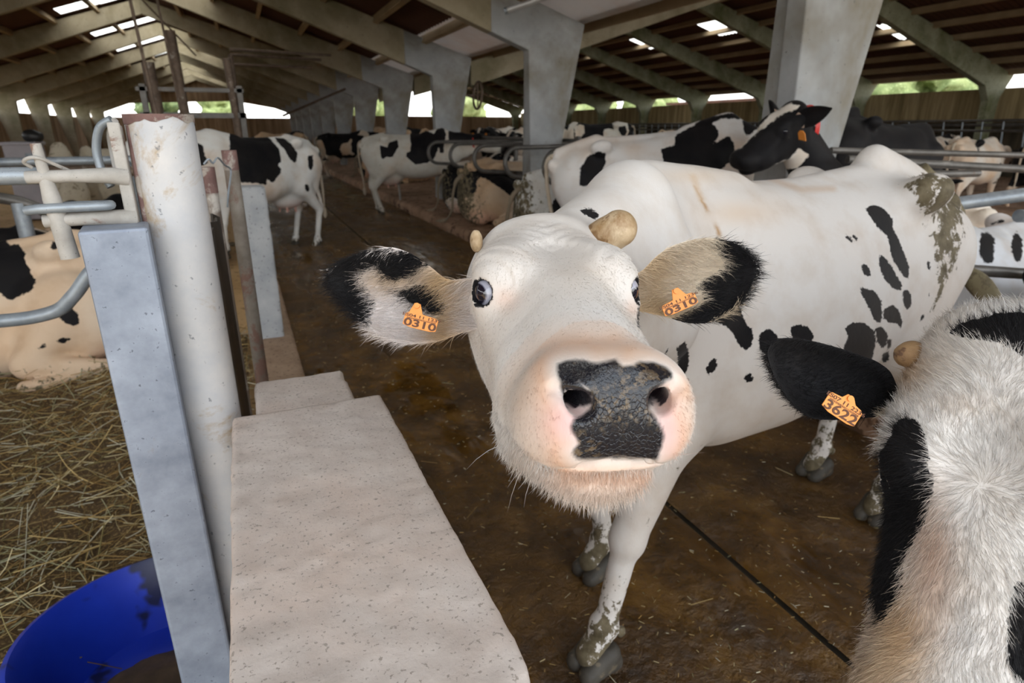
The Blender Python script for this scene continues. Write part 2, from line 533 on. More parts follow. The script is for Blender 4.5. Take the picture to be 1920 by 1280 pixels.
# portal frames
mainR = [(3.80, .12), (4.02, .12), (4.57, 2.90), (-2, 5.02), (-2, 4.62), (3.73, 2.55)]
mainL = [(-4-x, z) for x, z in mainR]
leftR2 = [(3.82, .12), (4.04, .12), (4.60, 2.86), (13.36, 5.62), (13.36, 5.2), (4.9, 2.55), (4.62, 2.2)]
rightR2 = [(21.35, .12), (21.62, .12), (21.78, 2.45), (22.22, 3.10), (13.36, 5.62), (13.36, 5.2), (20.95, 2.78), (21.25, 2.35)]
for n, y in enumerate(FRAMES):
    fr = empty('portal_frame', (0, y, 0)); struct(fr)
    if n == 0: continue
    MB().prism_y([(3.80, .12), (4.02, .12), (4.57, 2.90), (3.2, 3.342), (3.2, 2.741), (3.73, 2.55)], -.02, .16).build('column', M_conc, fr, bevel=.012)
    MB().prism_y([(3.2, 3.342), (-2, 5.02), (-2, 4.62), (3.2, 2.741)], -.018, .158).build('main_rafter', M_conc_dark, fr)
    MB().prism_y([(-4-x, z) for x, z in mainR][::-1], -.02, .16).build('left_rafter', M_conc_dark, fr, bevel=.012)
    MB().prism_y([(3.81, .12), (4.05, .12), (4.62, 2.86), (4.3, 2.75), (3.83, 2.5)], .19, .36).build('twin_column', M_conc, fr, bevel=.01)
    MB().prism_y(rightR2, -.02, .2).build('outer_rafter', M_conc_green, fr, bevel=.012)
    if n > 2: MB().prism_y([(4.62, 2.4), (4.62, 2.86), (13.36, 5.62), (13.36, 5.2), (5.0, 2.5)], .19, .36).build('inner_rafter', M_conc_dark, fr)

# roofs, with real corrugation; holes are where the translucent sheets sit
def roof(name, xa, za, xb, zb, nrow, holes, mat, skip_last=False):
    WL = .177; y0, y1 = Y_OPEN, Y_END+.3
    ny = int((y1-y0)/(WL/4)); ys = np.linspace(y0, y1, ny)
    wav = .022*np.sin(2*np.pi*ys/WL)
    V = []; F = []; HV = []; HF = []
    sl = np.array([xb-xa, zb-za]); L = np.hypot(*sl); nrm = np.array([-sl[1], sl[0]])/L
    if nrm[1] < 0: nrm = -nrm
    for r in range(nrow+1):
        t = r/nrow; x = xa+sl[0]*t; z = za+sl[1]*t
        V.append(np.stack([x+nrm[0]*wav, ys, z+nrm[1]*wav], 1))
    V = np.concatenate(V)
    keep = []; sky = []
    for r in range(nrow):
        xm = xa+sl[0]*(r+.5)/nrow
        a = r*ny+np.arange(ny-1); q = np.stack([a, a+1, a+1+ny, a+ny], 1)
        ym = (ys[:-1]+ys[1:])/2; hm = np.zeros(ny-1, bool)
        for (hx, hy0, hy1) in holes:
            if abs(xm-hx) <= abs(sl[0])/nrow/2: hm |= (ym > hy0) & (ym < hy1)
        keep.append(q[~hm]); sky.append(q[hm])
    keep = np.concatenate(keep); sky = np.concatenate(sky)
    o = mesh_obj(name, V, keep, mat, smooth=True); struct(o)
    if len(sky):
        u, inv = np.unique(sky, return_inverse=True)
        s = mesh_obj('skylight', V[u]+[0, 0, .01], inv.reshape(sky.shape), M_sky, o, smooth=True)
    return o
z_at = lambda x: EAVE_Z+.05+(4.57-x)/6.57*(RIDGE_Z-EAVE_Z)
mh = []
for n, y in enumerate(FRAMES[3:], 3):
    mh += [(-1.54, y+3.5, y+4.5)] if n % 3 != 1 else []
    mh += [(-.61, y+3.7, y+4.4)] if n % 3 == 0 else []
mh += [(x, y, y+1.0) for x in (.31, -1.54) for y in (-1.4, 1.6)]+[(x, 4.6, 6.2) for x in (1.24, -.61)]+[(x, y+.3, y+1.15) for x in (.31,) for y in FRAMES[2:4]]  # extra skylights out of view, added for top light on the near bays
ceil = roof('ceiling', 3.55, z_at(3.55), -2.0, z_at(-2.0), 6, mh, M_roof)
lh = [(-2.48, y+3.5, y+4.45) for n, y in enumerate(FRAMES[3:])] + [(-3.4, y+3.5, y+4.4) for y in FRAMES[4:8]]
roof('ceiling_left', -8.7, z_at(-4+8.7)-.04, -2.0, z_at(-2.0), 7, lh, M_roof)
roof('ceiling_inner', 4.55, 2.99, 13.36, 5.72, 8, [(x, y+.8, y+2.3) for x in (7.35, 10.6) for y in FRAMES[:6]]+[(5.17, -.5, 1.0), (5.17, 1.6, 3.1)], M_roof)  # unseen skylights in this slope are added to lighten the middle distance
roof('ceiling_outer', 22.45, 3.16, 13.36, 5.72, 8, [(16.2, 18.9, 19.9), (16.2, 23.3, 24.3), (16.2, 27.6, 28.6), (18.5, 13.4, 14.4), (18.5, 22.5, 23.5), (16.2, 36.5, 37.5), (18.5, 32.0, 33.0), (20.8, 27.5, 28.5)], M_roof)
# pale strip of sheet beside the valley between the two roofs
vs = MB()
sg = MB().prism_y([(3.55, z_at(3.55)), (4.66, z_at(4.66)-.01), (4.66, z_at(4.66)+.03), (3.55, z_at(3.55)+.04)], Y_OPEN, Y_END).build('valley_sheet', M_panel)
struct(sg)

# purlins: one child per purlin
def purlins(parent, xa, za, xb, zb, n, name):
    sl = np.array([xb-xa, zb-za]); sl = sl/np.hypot(*sl); ang = math.atan2(sl[1], sl[0])
    for i in range(n):
        t = (i+.15)/n; x = xa+(xb-xa)*t; z = za+(zb-za)*t-.10
        MB().box((-.045, Y_OPEN, -.075), (.045, Y_END, .075), Matrix.Translation((x, 0, z))@Matrix.Rotation(-ang, 4, 'Y')).build(name, M_purlin, parent)
purlins(ceil, 3.75, z_at(3.75), -1.8, z_at(-1.8), 6, 'purlin')
purlins(bpy.data.objects['ceiling_left'], -8.5, z_at(4.5), -2.2, z_at(-1.8), 6, 'purlin')
purlins(bpy.data.objects['ceiling_inner'], 5.0, 3.08, 13.2, 5.65, 8, 'purlin')
purlins(bpy.data.objects['ceiling_outer'], 22.1, 3.24, 13.5, 5.66, 9, 'purlin')

# outside: a low farm building and trees seen over the walls
M_leaf = []
for nme, a, b_ in (('olive_foliage', (.10, .14, .035), (.28, .32, .12)), ('pale_green_foliage', (.20, .26, .08), (.45, .50, .24)), ('dark_foliage', (.05, .085, .03), (.16, .21, .08))):
    M_leaf.append(speckled(nme, a, b_, 2.2, .8, (.4, .45, .2), 9, .6, .05))
M_bark = speckled('tree_bark', (.10, .07, .04), (.2, .15, .1), 5, .9)
M_pink = speckled('pinkish_render', (.50, .30, .22), (.62, .42, .33), .8, .9)
def foliage(parent, c, r, seed, mat, n=9):
    rr = np.random.RandomState(seed)
    s = SDF()
    for i in range(n):
        v = rr.normal(size=3); v /= np.linalg.norm(v)
        s.u(ell(v*np.array(r)*.55, np.array(r)*rr.uniform(.38, .6)), .1*r[0])
    fn = lambda p: s(p)+(vnoise(p, 2.2, seed, 4)-.5)*.9*min(1, r[0]/2)
    v, f = surface(fn, (-1.3*r[0], -1.3*r[1], -1.3*r[2]), (1.3*r[0], 1.3*r[1], 1.3*r[2]), r[0]/14)
    return mesh_obj('foliage', v+np.array(c), f, mat, parent, smooth=False)
trees = [  # x, y, height, crown radius, foliage, label
    (30, 21, 4.6, 2.6, 0, 'olive green tree beyond the right wall, second opening from the right edge'),
    (33, 15, 4.4, 2.4, 1, 'pale green tree beyond the right wall at the far right opening'),
    (31, 27, 4.3, 2.2, 1, 'pale bushy tree beyond the right wall, just right of the nearest column'),
    (9, 60, 6.0, 3.2, 1, 'yellow green tree outside the far end, seen between the two middle columns'),
    (14, 63, 6.4, 3.4, 0, 'olive green tree outside the far gable of the right hand bay'),
    (20, 60, 5.6, 3.0, 1, 'pale tree outside the far end near the right wall'),
    (-1, 66, 4.2, 2.0, 0, 'small green tree seen through the far end opening above the alley'),
    (-6, 64, 4.8, 2.2, 2, 'dark green tree outside the far end opening, left of the ridge'),
    (27, 48, 5.2, 2.8, 1, 'pale leafy tree beyond the right wall near the far end'),
    (-15, 34, 3.9, 2.2, 1, 'bright green tree outside the left wall openings'),
    (32, 45, 4.4, 2.6, 0, 'broad olive tree beyond the right wall, past the farm building')]
for i, (x, y, h, r, mi, lab) in enumerate(trees):
    t = empty('tree', (x, y, -.25), 0, lab, 'tree', 'trees outside the barn')
    foliage(t, (0, 0, h-r*.55), (r, r, r*.85), 40+i, M_leaf[mi])
    MB().tube([(0, 0, 0), (.05, 0, (h-r)*.5), (0, .05, h-r*.6)], [.16, .13, .10], 10).build('trunk', M_bark, t, True)
fb = empty('farm_building', (29.5, 30.5, -.25), 0, 'low pinkish farm building beyond the right wall with a metal framed opening', 'building')
MB().box((0, 0, 0), (4, 9, 3.4)).build('wall', M_pink, fb)
MB().box((-.3, -.3, 3.4), (4.3, 9.3, 3.55)).build('roof', M_roof, fb)
MB().box((-.05, 1.2, 0), (.02, 3.6, 2.9)).build('doorway', M_wall_low, fb)
for yy in (1.1, 3.6, 6.2): MB().box((-.12, yy, 0), (-.02, yy+.1, 3.4)).build('post', M_conc, fb)
# ================================================================== FITTINGS
def m_metal(name, c1, c2, rust, amt=.6, scale=8, rough=.5, metal=.35, rscale=None):
    m, nt, b = new_mat(name); oc = objco(nt)
    n1 = noise(nt, oc, scale, 7, .65); n2 = noise(nt, oc, rscale or scale*.6, 8, .7, .4)
    c = ramp(nt, n1, [(.32, c1), (.68, c2)])
    mask = ramp(nt, n2, [(amt, (0,0,0)), (amt+.06, (1,1,1))])
    c = mixc(nt, mask, c, rust)
    c = mixc(nt, ramp(nt, noise(nt, oc, scale*16, 3, .6), [(.66, (0,0,0)), (.72, (.8,.8,.8))]), c, tuple(x*.4 for x in c1))
    nt.links.new(c, b.inputs['Base Color']); b.inputs['Metallic'].default_value = metal; b.inputs['Roughness'].default_value = rough
    nt.links.new(bump(nt, n1, .3, .001), b.inputs['Normal'])
    return m
M_galv = m_metal('galvanised_steel', (.22, .26, .30), (.38, .42, .46), (.22, .17, .12), .66, 14, .45, .4)
M_galv_big = m_metal('weathered_galvanised_tube', (.17, .20, .26), (.36, .41, .50), (.24, .22, .20), .60, 7, .5, .25)
M_whitepost = m_metal('white_painted_pipe', (.42, .45, .50), (.66, .64, .62), (.42, .33, .23), .55, 4, .6, .0)
M_cream = m_metal('cream_dusty_paint', (.33, .31, .28), (.50, .48, .45), (.22, .14, .11), .58, 16, .8, .0)
M_rust = m_metal('purple_brown_rust', (.12, .065, .058), (.24, .145, .13), (.38, .34, .30), .55, 18, .85, .1)
M_pipe = m_metal('dull_grey_stall_pipe', (.085, .080, .072), (.17, .16, .15), (.11, .075, .05), .58, 6, .45, .5)
M_darkpipe = m_metal('brown_stained_pipe', (.10, .07, .05), (.22, .16, .12), (.35, .31, .27), .6, 10, .6, .3)
M_slab = speckled('worn_pale_concrete', (.50, .42, .37), (.64, .57, .52), 9, .9, (.34, .29, .25), 150, .60, .0022, stain=(.58, .46, .39), stain_scale=2.2)
M_post_conc = speckled('bluish_concrete_post', (.28, .30, .32), (.42, .43, .44), 6, .85, (.12, .12, .12), 40, .62, .001)
M_kerb = speckled('brown_kerb', (.26, .17, .11), (.40, .28, .19), 8, .9, (.14, .09, .06), 40, .6, .004)

# --- pale concrete wall in the foreground (rough top), with its narrower far block
def rough_block(name, x0, x1, y0, y1, z0, z1, seed, parent, mat, st=.012, amp=.006):
    sx = np.arange(x0, x1+1e-6, (x1-x0)/round((x1-x0)/st)); sy = np.arange(y0, y1+1e-6, (y1-y0)/round((y1-y0)/st))
    fn = lambda p: np.maximum(np.maximum(np.abs(p[:,0]-(x0+x1)/2)-(x1-x0)/2, np.abs(p[:,1]-(y0+y1)/2)-(y1-y0)/2), np.abs(p[:,2]-(z0+z1)/2)-(z1-z0)/2)
    r = .008
    def f2(p):
        q = np.stack([np.abs(p[:,0]-(x0+x1)/2)-(x1-x0)/2+r, np.abs(p[:,1]-(y0+y1)/2)-(y1-y0)/2+r, np.abs(p[:,2]-(z0+z1)/2)-(z1-z0)/2+r], 1)
        d = np.sqrt((np.maximum(q, 0)**2).sum(1))+np.minimum(q.max(1), 0)-r
        return d+(vnoise(p, 22, seed, 3)-.5)*amp*.9+(vnoise(p*[1, 1, .3], 70, seed+2, 2)-.5)*amp*.35+np.maximum(vnoise(p, 9, seed+5, 3)-.62, 0)*.05*np.clip((.035-np.minimum(np.minimum(p[:,0]-x0, x1-p[:,0]), y1-p[:,1]))/.03, 0, 1)
    v, f = surface(f2, (x0-.05, y0-.05, z0-.05), (x1+.05, y1+.05, z1+.05), st)
    return mesh_obj(name, v, f, mat, parent, smooth=True)
wallw = empty('concrete_wall', (.07, .9, 0), 0, 'pale worn concrete wall with a rough flat top running out of the foreground', 'wall')
o = rough_block('wall_top', -.085-.07, .228-.07, .12-.9, 1.295-.9, .62, 1.0, 3, wallw, M_slab, .007)
MB().box((-.145, -.78, 0), (.148, .385, .64)).build('wall_base', M_slab, wallw)
rough_block('end_block', -.038-.07, .172-.07, 1.28-.9, 1.50-.9, .60, .992, 8, wallw, M_slab, .007)
MB().box((-.10, .37, 0), (.095, .59, .62)).build('end_base', M_slab, wallw)

# --- kerb and small concrete post further along
kb = rough_block('kerb', -.055, .20, 1.55, 6.6, -.03, .15, 14, None, M_kerb, .03, .012)
tag(kb, 'brown dirty kerb along the left edge of the alley, behind the pale wall', 'kerb')
MB().box((-.06, 6.6, -.03), (.2, Y_END, .15)).build('kerb_run', M_kerb, kb)
gp = rough_block('concrete_post', -.055, .135, 4.50, 4.74, .12, 1.2, 17, None, M_post_conc, .02, .006)
tag(gp, 'short grey concrete post standing on the brown kerb beside the alley', 'post')

# --- white pipe post with the hinge bracket
wp = empty('white_pipe_post', (-.130, 1.40, 0), 0, 'tall white painted pipe post with rusty rim and welded hinge bracket', 'post')
n = 40; R_ = .0590; vs = []; fs = []
b_ = MB()
b_.tube([(0, 0, -.02), (0, 0, .8), (0, 0, 1.592)], R_, 40, cap=False)
b_.tube([(0, 0, 1.592), (0, 0, 1.2)], R_-.006, 40, cap=False)
pipe = b_.build('pipe', M_whitepost, wp, True)
rim = MB()
vv = []; ff = []
for k in range(40):
    a = 2*PI*k/40; w = .009+.005*math.sin(2*a+1)+.003*math.sin(7*a)+.006*rnd.random()
    c, s = math.cos(a), math.sin(a)
    vv += [(c*(R_+.0012), s*(R_+.0012), 1.592-w), (c*(R_+.0012), s*(R_+.0012), 1.5945), (c*(R_-.007), s*(R_-.007), 1.5945)]
for k in range(40):
    q = (k+1) % 40
    ff += [(3*k, 3*q, 3*q+1, 3*k+1), (3*k+1, 3*q+1, 3*q+2, 3*k+2)]
tag(MB().add(vv, ff).build('rim', M_rust, wp, True), 'rusty purple brown rim')
# welded upright flats beside the pipe, with a rust seam
tag(MB().tube([(-.049, -.028, 1.575), (-.050, -.030, 1.45), (-.052, -.031, 1.34), (-.052, -.031, 1.33)], [.005, .006, .004, .003], 8).build('weld_seam', M_rust, wp, True), 'rusty weld seam')
br = MB()
br.box((-.080, -.050, 1.335), (-.060, -.040, 1.580))
br.box((-.066, -.046, 1.335), (-.060, -.020, 1.575))
bracket = br.build('bracket_plate', M_cream, wp, bevel=.004)
lp = curve_pts([(-.075, -.02, 1.585), (-.098, -.01, 1.57), (-.112, 0, 1.53), (-.110, 0, 1.49), (-.100, -.005, 1.465)], 6)
MB().tube(lp, .0075, 10).build('bracket_loop', M_galv, wp, True)
lp = curve_pts([(-.07, -.02, 1.583), (-.085, .0, 1.56), (-.088, .01, 1.52), (-.086, .0, 1.47)], 6)
MB().tube(lp, .006, 10).build('bracket_loop', M_cream, wp, True)
for zz, x1, w in ((1.4885, -.215, .011), (1.413, -.205, .012)):
    fk = MB().tube([(-.066, -.040, zz-.004), (-.095, -.050, zz), (-.15, -.055, zz+.001), (x1, -.055, zz)], [.017, .014, w, w], 14, flat=1.2)
    fk.build('hinge_arm', M_cream, wp, True, bevel=0)
MB().tube([(-.205, -.060, 1.426), (-.205, -.060, 1.4265)], .001, 4).build('washer', M_galv, wp)
ht = curve_pts([(-.225, -.062, 1.433), (-.20, -.072, 1.436), (-.14, -.074, 1.437), (-.105, -.068, 1.437), (-.098, -.056, 1.437), (-.11, -.046, 1.436), (-.16, -.044, 1.436), (-.215, -.050, 1.434)], 6)
MB().tube(ht, .0085, 10).build('hinge_eye', M_galv, wp, True)
pin = MB().tube([(-.190, -.056, 1.545), (-.188, -.056, 1.50), (-.185, -.058, 1.45), (-.178, -.060, 1.345)], [.0085, .009, .0145, .0155], 16)
pin.build('hinge_pin', M_cream, wp, True)
MB().tube(curve_pts([(-.205, -.05, 1.505), (-.212, -.06, 1.515), (-.20, -.066, 1.522), (-.185, -.064, 1.520), (-.168, -.05, 1.508), (-.155, -.03, 1.497)], 5), .0032, 8).build('pin_clip', M_cream, wp, True)
# --- square galvanised tube post
sq = MB().box((-.047, -.047, -.02), (.060, .047, 1.402))
so = sq.build('square_tube_post', M_galv_big, None, bevel=.006)
so.location = (-.231, 1.315, 0); so.rotation_euler = (0, 0, math.radians(6))
tag(so, 'thick square galvanised steel post in front of the white pipe post', 'post')
# --- gate rail reaching left from the hinge
gr = empty('pen_gate', (-.40, 1.42, 0), 0, 'galvanised pen gate rail running left from the hinge arm', 'gate')
MB().tube([(.075, -.04, 1.489), (-.05, -.03, 1.490), (-.30, 0, 1.492), (-1.3, .12, 1.50)], .0155, 16).build('top_rail', M_galv, gr, True)
MB().tube([(-.30, .02, 1.47), (-1.3, .13, 1.475)], .012, 12).build('under_rail', M_darkpipe, gr, True)

# --- curved stall divider above the lying cow
dv = empty('stall_divider', (-.4, 2.4, 0), 0, 'curved galvanised stall pipe rising in front of the lying cream cow', 'stall divider')
MB().tube(curve_pts([(-1.0, .10, .985), (-.45, .05, .968), (-.25, .02, .985), (-.17, 0, 1.04), (-.10, -.01, 1.12), (-.02, -.02, 1.165), (.09, -.03, 1.185), (.25, -.05, 1.19)], 8), .0225, 16).build('pipe', M_galv, dv, True)
MB().tube([(.25, -.05, 0), (.25, -.05, 1.22)], .024, 14).build('post', M_galv, dv, True)

# --- rails and hoops of the left pen
def rail_thing(name, lab, cat, parts, group=None, mat=None):
    t = empty(name, (parts[0][1][0][0], parts[0][1][0][1], 0), 0, lab, cat, group)
    o0 = np.array(t.location)
    for nme, pts, r in parts:
        MB().tube([tuple(np.array(p)-o0) for p in pts], r, 12).build(nme, mat or M_pipe, t, True)
    return t
rail_thing('pen_rail', 'long brown rail across the left pen, nearest of the pen rails', 'rail', [('rail', [(-5, 4.6, 1.22), (-1.2, 4.6, 1.30), (-.4, 4.6, 1.32)], .03), ('post', [(-1.55, 4.62, 0), (-1.55, 4.62, 1.3)], .035)], 'rails across the left pen', M_darkpipe)
rail_thing('pen_rail', 'greyish rail across the left pen behind the brown one', 'rail', [('rail', [(-6, 6.4, 1.30), (-.5, 6.4, 1.31)], .035), ('post', [(-.9, 6.4, 0), (-.9, 6.4, 1.3)], .035)], 'rails across the left pen', M_galv)
rail_thing('pen_rail', 'farthest tan rail across the left pen below the white sacks', 'rail', [('rail', [(-8, 9.6, 1.10), (-.6, 8.8, 1.12)], .04)], 'rails across the left pen', M_darkpipe)
hp = curve_pts([(-3.2, 4.9, 1.02), (-2.1, 4.9, 1.16), (-1.55, 4.9, 1.17), (-1.25, 4.9, 1.09), (-1.12, 4.9, .90), (-1.08, 4.9, .6)], 7)
rail_thing('stall_hoop', 'dark bent stall hoop behind the lying cream cow', 'stall divider', [('hoop', hp, .035)], None, M_pipe)
hp = curve_pts([(-3.2, 5.6, 1.0), (-2.5, 5.6, 1.05), (-2.1, 5.6, 1.0), (-1.9, 5.6, .85)], 7)
rail_thing('stall_hoop', 'smaller dark stall hoop at the left edge of the picture', 'stall divider', [('hoop', hp, .035)], None, M_pipe)
pg = MB().tube([(-1.33, 4.9, 0), (-1.33, 4.9, 1.12)], .045, 14).build('hoop_post', M_galv, None, True)
tag(pg, 'blue grey steel upright under the dark stall hoop', 'post')

# --- brown gate posts and sheet behind the white pipe
bp = rail_thing('gate_post', 'taller rusty topped pipe post beside the alley kerb', 'post', [('pipe', [(-.028, 2.28, 0), (-.028, 2.28, 1.50)], .0225)], 'pair of rusty topped gate posts', m_metal('rust_topped_pipe', (.16, .13, .10), (.34, .31, .27), (.22, .13, .10), .5, 9, .7, .2))
tag(MB().tube([(0, 0, 1.44), (0, 0, 1.502)], .0232, 14).build('rust_cap', M_rust, bp, True), 'purple rusty cap')
bp2 = rail_thing('gate_post', 'shorter rusty topped pipe post just left of the taller one', 'post', [('pipe', [(-.095, 2.16, 0), (-.095, 2.16, 1.455)], .0215)], 'pair of rusty topped gate posts', m_metal('white_stained_pipe', (.14, .11, .09), (.30, .25, .21), (.50, .47, .43), .55, 5, .7, .1))
tag(MB().tube([(0, 0, 1.38), (0, 0, 1.457)], .0222, 14).build('rust_cap', M_rust, bp2, True), 'purple rusty cap')
wi = MB().tube(curve_pts([(-.10, 2.12, 1.468), (-.085, 2.12, 1.482), (-.075, 2.13, 1.470), (-.06, 2.15, 1.484), (-.045, 2.2, 1.46), (-.03, 2.24, 1.44), (-.045, 2.2, 1.38), (-.055, 2.2, 1.33)], 6), .003, 6).build('tie_wire', M_galv, None, True)
tag(wi, 'thin twisted tie wire between the two rusty gate posts', 'wire')
M_sheet = m_metal('dark_dented_sheet', (.035, .032, .030), (.085, .075, .062), (.16, .12, .08), .6, 7, .35, .5)
sh = MB()
xs = [(-.088, 1.62), (-.083, 1.75), (-.098, 1.85), (-.080, 1.95), (-.095, 2.05), (-.078, 2.12)]
for i in range(len(xs)-1):
    (xa, ya), (xb, yb) = xs[i], xs[i+1]
    sh.add([(xa, ya, .1), (xb, yb, .1), (xb, yb, 1.33-.04*i % .07), (xa, ya, 1.33), (xa-.006, ya, .1), (xb-.006, yb, .1), (xb-.006, yb, 1.33-.04*i % .07), (xa-.006, ya, 1.33)],
           [(0,1,2,3), (7,6,5,4), (3,2,6,7), (0,4,5,1), (0,3,7,4), (1,5,6,2)])
gs = sh.build('gate_sheet', M_sheet, None)
tag(gs, 'dark ribbed metal gate sheet between the white pipe and the rusty posts', 'gate')

# --- stall dividers right of the alley
def divider(Y, x0, x1, z0, z1, lab, back=4.9, r=.030):
    t = empty('stall_divider', (x0, Y, .15), 0, lab, 'stall divider', 'loop stall dividers right of the alley')
    zc = (z0+z1)/2-.15; h = (z1-z0)/2
    pts = [(back-x0, 0, zc+h+.02)]
    for k in range(0, 13):
        a = PI/2+PI*k/12
        pts.append((h*.95+math.cos(a)*h*.95, 0, zc+math.sin(a)*h))
    pts.append((back-x0, 0, zc-h-.10))
    MB().tube(pts, r, 14).build('loop', M_pipe, t, True)
    MB().tube([(back-x0, 0, -.02), (back-x0, 0, zc+h+.12)], .04, 12).build('post', M_pipe, t, True)
names = ['nearest loop stall divider, its bend just above the white cow\'s poll', 'second loop stall divider from the near end of the row', 'third loop stall divider, above the dark lying cow', 'fourth loop stall divider, above the dirty lying cow', 'farthest loop stall divider of the row, crossing the standing cow\'s belly']
for i, Y in enumerate((6.5, 7.66, 8.85, 10.0, 11.3)):
    divider(Y, 3.17, 0, .96, 1.33, names[i])
rail_thing('neck_rail', 'long dull pipe rail joining the loop stall dividers', 'rail', [('rail', [(4.35, 5.0, 1.40), (4.35, 16, 1.40)], .03)])
rail_thing('neck_rail', 'second pipe rail behind the first one over the stalls', 'rail', [('rail', [(4.9, 4.9, 1.36), (4.9, 17, 1.36)], .028)])
# upper right rails
rail_thing('stall_rail', 'upper thin pipe rail behind the white cow\'s hip, in front of the black cow', 'rail', [('rail', [(3.9, 3.33, 1.420), (6.0, 2.9, 1.36)], .022)], 'rails behind the white cow')
rail_thing('stall_rail', 'second pipe rail below the upper one behind the white cow\'s hip', 'rail', [('rail', [(3.7, 3.02, 1.375), (5.2, 2.62, 1.29)], .026)], 'rails behind the white cow')
rail_thing('stall_rail', 'short flat rail end between the black head\'s collar and the white hip', 'rail', [('rail', [(3.25, 2.72, 1.30), (4.6, 2.72, 1.28)], .024)], 'rails behind the white cow')
rail_thing('stall_rail', 'thick grey pipe leaving the white rump towards the right edge', 'rail', [('rail', [(3.1, 1.92, 1.225), (3.5, 1.75, 1.285), (4.6, 1.3, 1.45)], .033)], 'rails behind the white cow', M_galv)
rail_thing('stall_rail', 'lower dark pipe behind the rump, above the hanging tail', 'rail', [('rail', [(3.0, 1.80, .945), (4.2, 1.75, .80)], .028)], 'rails behind the white cow')
rail_thing('stall_rail', 'stub of grey pipe at the right edge under the thick one', 'rail', [('rail', [(3.85, 2.02, 1.12), (5.2, 1.8, 1.06)], .035)], 'rails behind the white cow', M_galv)
# headlock feed fence along the far right wall
ff_ = empty('feed_fence', (19.6, 12, .15), 0, 'long tubular headlock feed fence in front of the far right wall', 'fence')
for zz in (.5, 1.35, 1.62): MB().tube([(0, -8, zz), (0, 26, zz)], .035, 8).build('rail', M_pipe, ff_, True)
for i in range(46): MB().tube([(0, -7.5+i*.55, .1), (.0, -7.35+i*.55, 1.62)], .022, 6).build('bar', M_galv, ff_, True)
rail_thing('barn_rail', 'dark rail along the foot of the right wall panels', 'rail', [('rail', [(21.2, -1, 1.66), (21.2, 40, 1.66)], .05)])

# --- strip light under the near rafter
sl = empty('strip_light', (3.08, 7.35, 2.86), 0, 'grey fluorescent strip light under the near concrete rafter', 'lamp')
M_lampbody = m_metal('lamp_housing', (.45, .46, .46), (.6, .6, .6), (.4, .4, .38), .7, 6, .4, .3)
MB().tube([(0, 0, 0), (.50, -.35, .16)], .035, 14).build('housing', M_lampbody, sl, True)
MB().tube([(-.004, .003, -.002), (-.03, .02, -.01)], .037, 14).build('end_cap', M_galv, sl, True)
for t_ in (.25, .8): MB().tube([(.5*t_, -.35*t_, .16*t_), (.5*t_+.02, -.35*t_-.02, .16*t_+.25)], .006, 6).build('hanger', M_pipe, sl)

# --- round ring on the third column and a hanging chain of tackle
rg = MB().tube([(math.cos(a)*.02, math.sin(a)*.26, math.cos(a)*.26) for a in np.linspace(0, 2*PI, 25)], .025, 8, cap=False).tube([(0, 0, -.26), (0, 0, .26)], .014, 6).tube([(0, -.26, 0), (0, .26, 0)], .014, 6).tube([(0, 0, 0), (-.30, .10, 0)], .02, 6).build('wheel', M_darkpipe, None, True)
rg.location = (4.66, 12.72, 2.2); tag(rg, 'dark round hand wheel beside the third concrete column', 'wheel')
stk = MB().tube([(0, 0, 0), (-.06, 0, .9)], .022, 8).build('stake', M_cream, None, True); stk.location = (2.98, 12.9, .14)
tag(stk, 'thin pale stake leaning at the kerb beside the spotted standing cow', 'stake')
# --- milking and feeding tackle hung below the ridge
for lab, pts, r in (('tall dark cable hanging below the ridge, nearest of the hanging lines', [(-1.0, 9.0, 4.7), (-.85, 9.0, 1.55)], .018),
                    ('second hanging line below the ridge, right of the nearest', [(-.75, 9.6, 4.6), (-.62, 9.6, 1.6)], .014),
                    ('slanting wire from the ridge towards the feed frame', [(-2.4, 9.0, 4.9), (-.4, 11.2, 2.6)], .012)):
    o = MB().tube(pts, r, 8).build('hanging_line', M_darkpipe, None, True); tag(o, lab, 'cable', 'lines hanging below the ridge')
tk = empty('feeding_machine', (-.7, 11.4, 0), 0, 'dark steel feeding machine with cylinders below the ridge', 'machine')
for x, z0, z1, r in ((-.35, 1.3, 2.5, .09), (.02, 1.3, 2.95, .07), (.75, 1.3, 2.6, .06)):
    MB().tube([(x, 0, z0), (x-.03, 0, z1)], r, 12).build('cylinder', M_darkpipe, tk, True)
MB().box((-.6, -.05, 1.72), (.9, .05, 1.80)).build('crossbar', M_pipe, tk)
MB().box((-.6, -.05, 2.1), (.9, .05, 2.16)).build('crossbar', M_pipe, tk)
for x in (-.55, .8): MB().box((x, -.05, 0), (x+.08, .05, 2.2)).build('leg', M_pipe, tk)
hp_ = empty('overhead_pipework', (.1, 13.6, 0), 0, 'tall pipe stand carrying long overhead pipes across the alley', 'pipework')
MB().tube([(0, 0, .15), (0, 0, 2.86)], .045, 10).build('upright', M_darkpipe, hp_, True)
for zz, x1 in ((2.86, 1.7), (2.70, 1.5), (2.95, 1.9)): MB().tube([(0, 0, zz), (x1, .6, zz+.03)], .03, 8).build('pipe', M_darkpipe, hp_, True)
MB().tube([(1.2, 6, 1.9), (3.3, 8, 2.75)], .035, 8).build('brace', M_darkpipe, hp_, True)

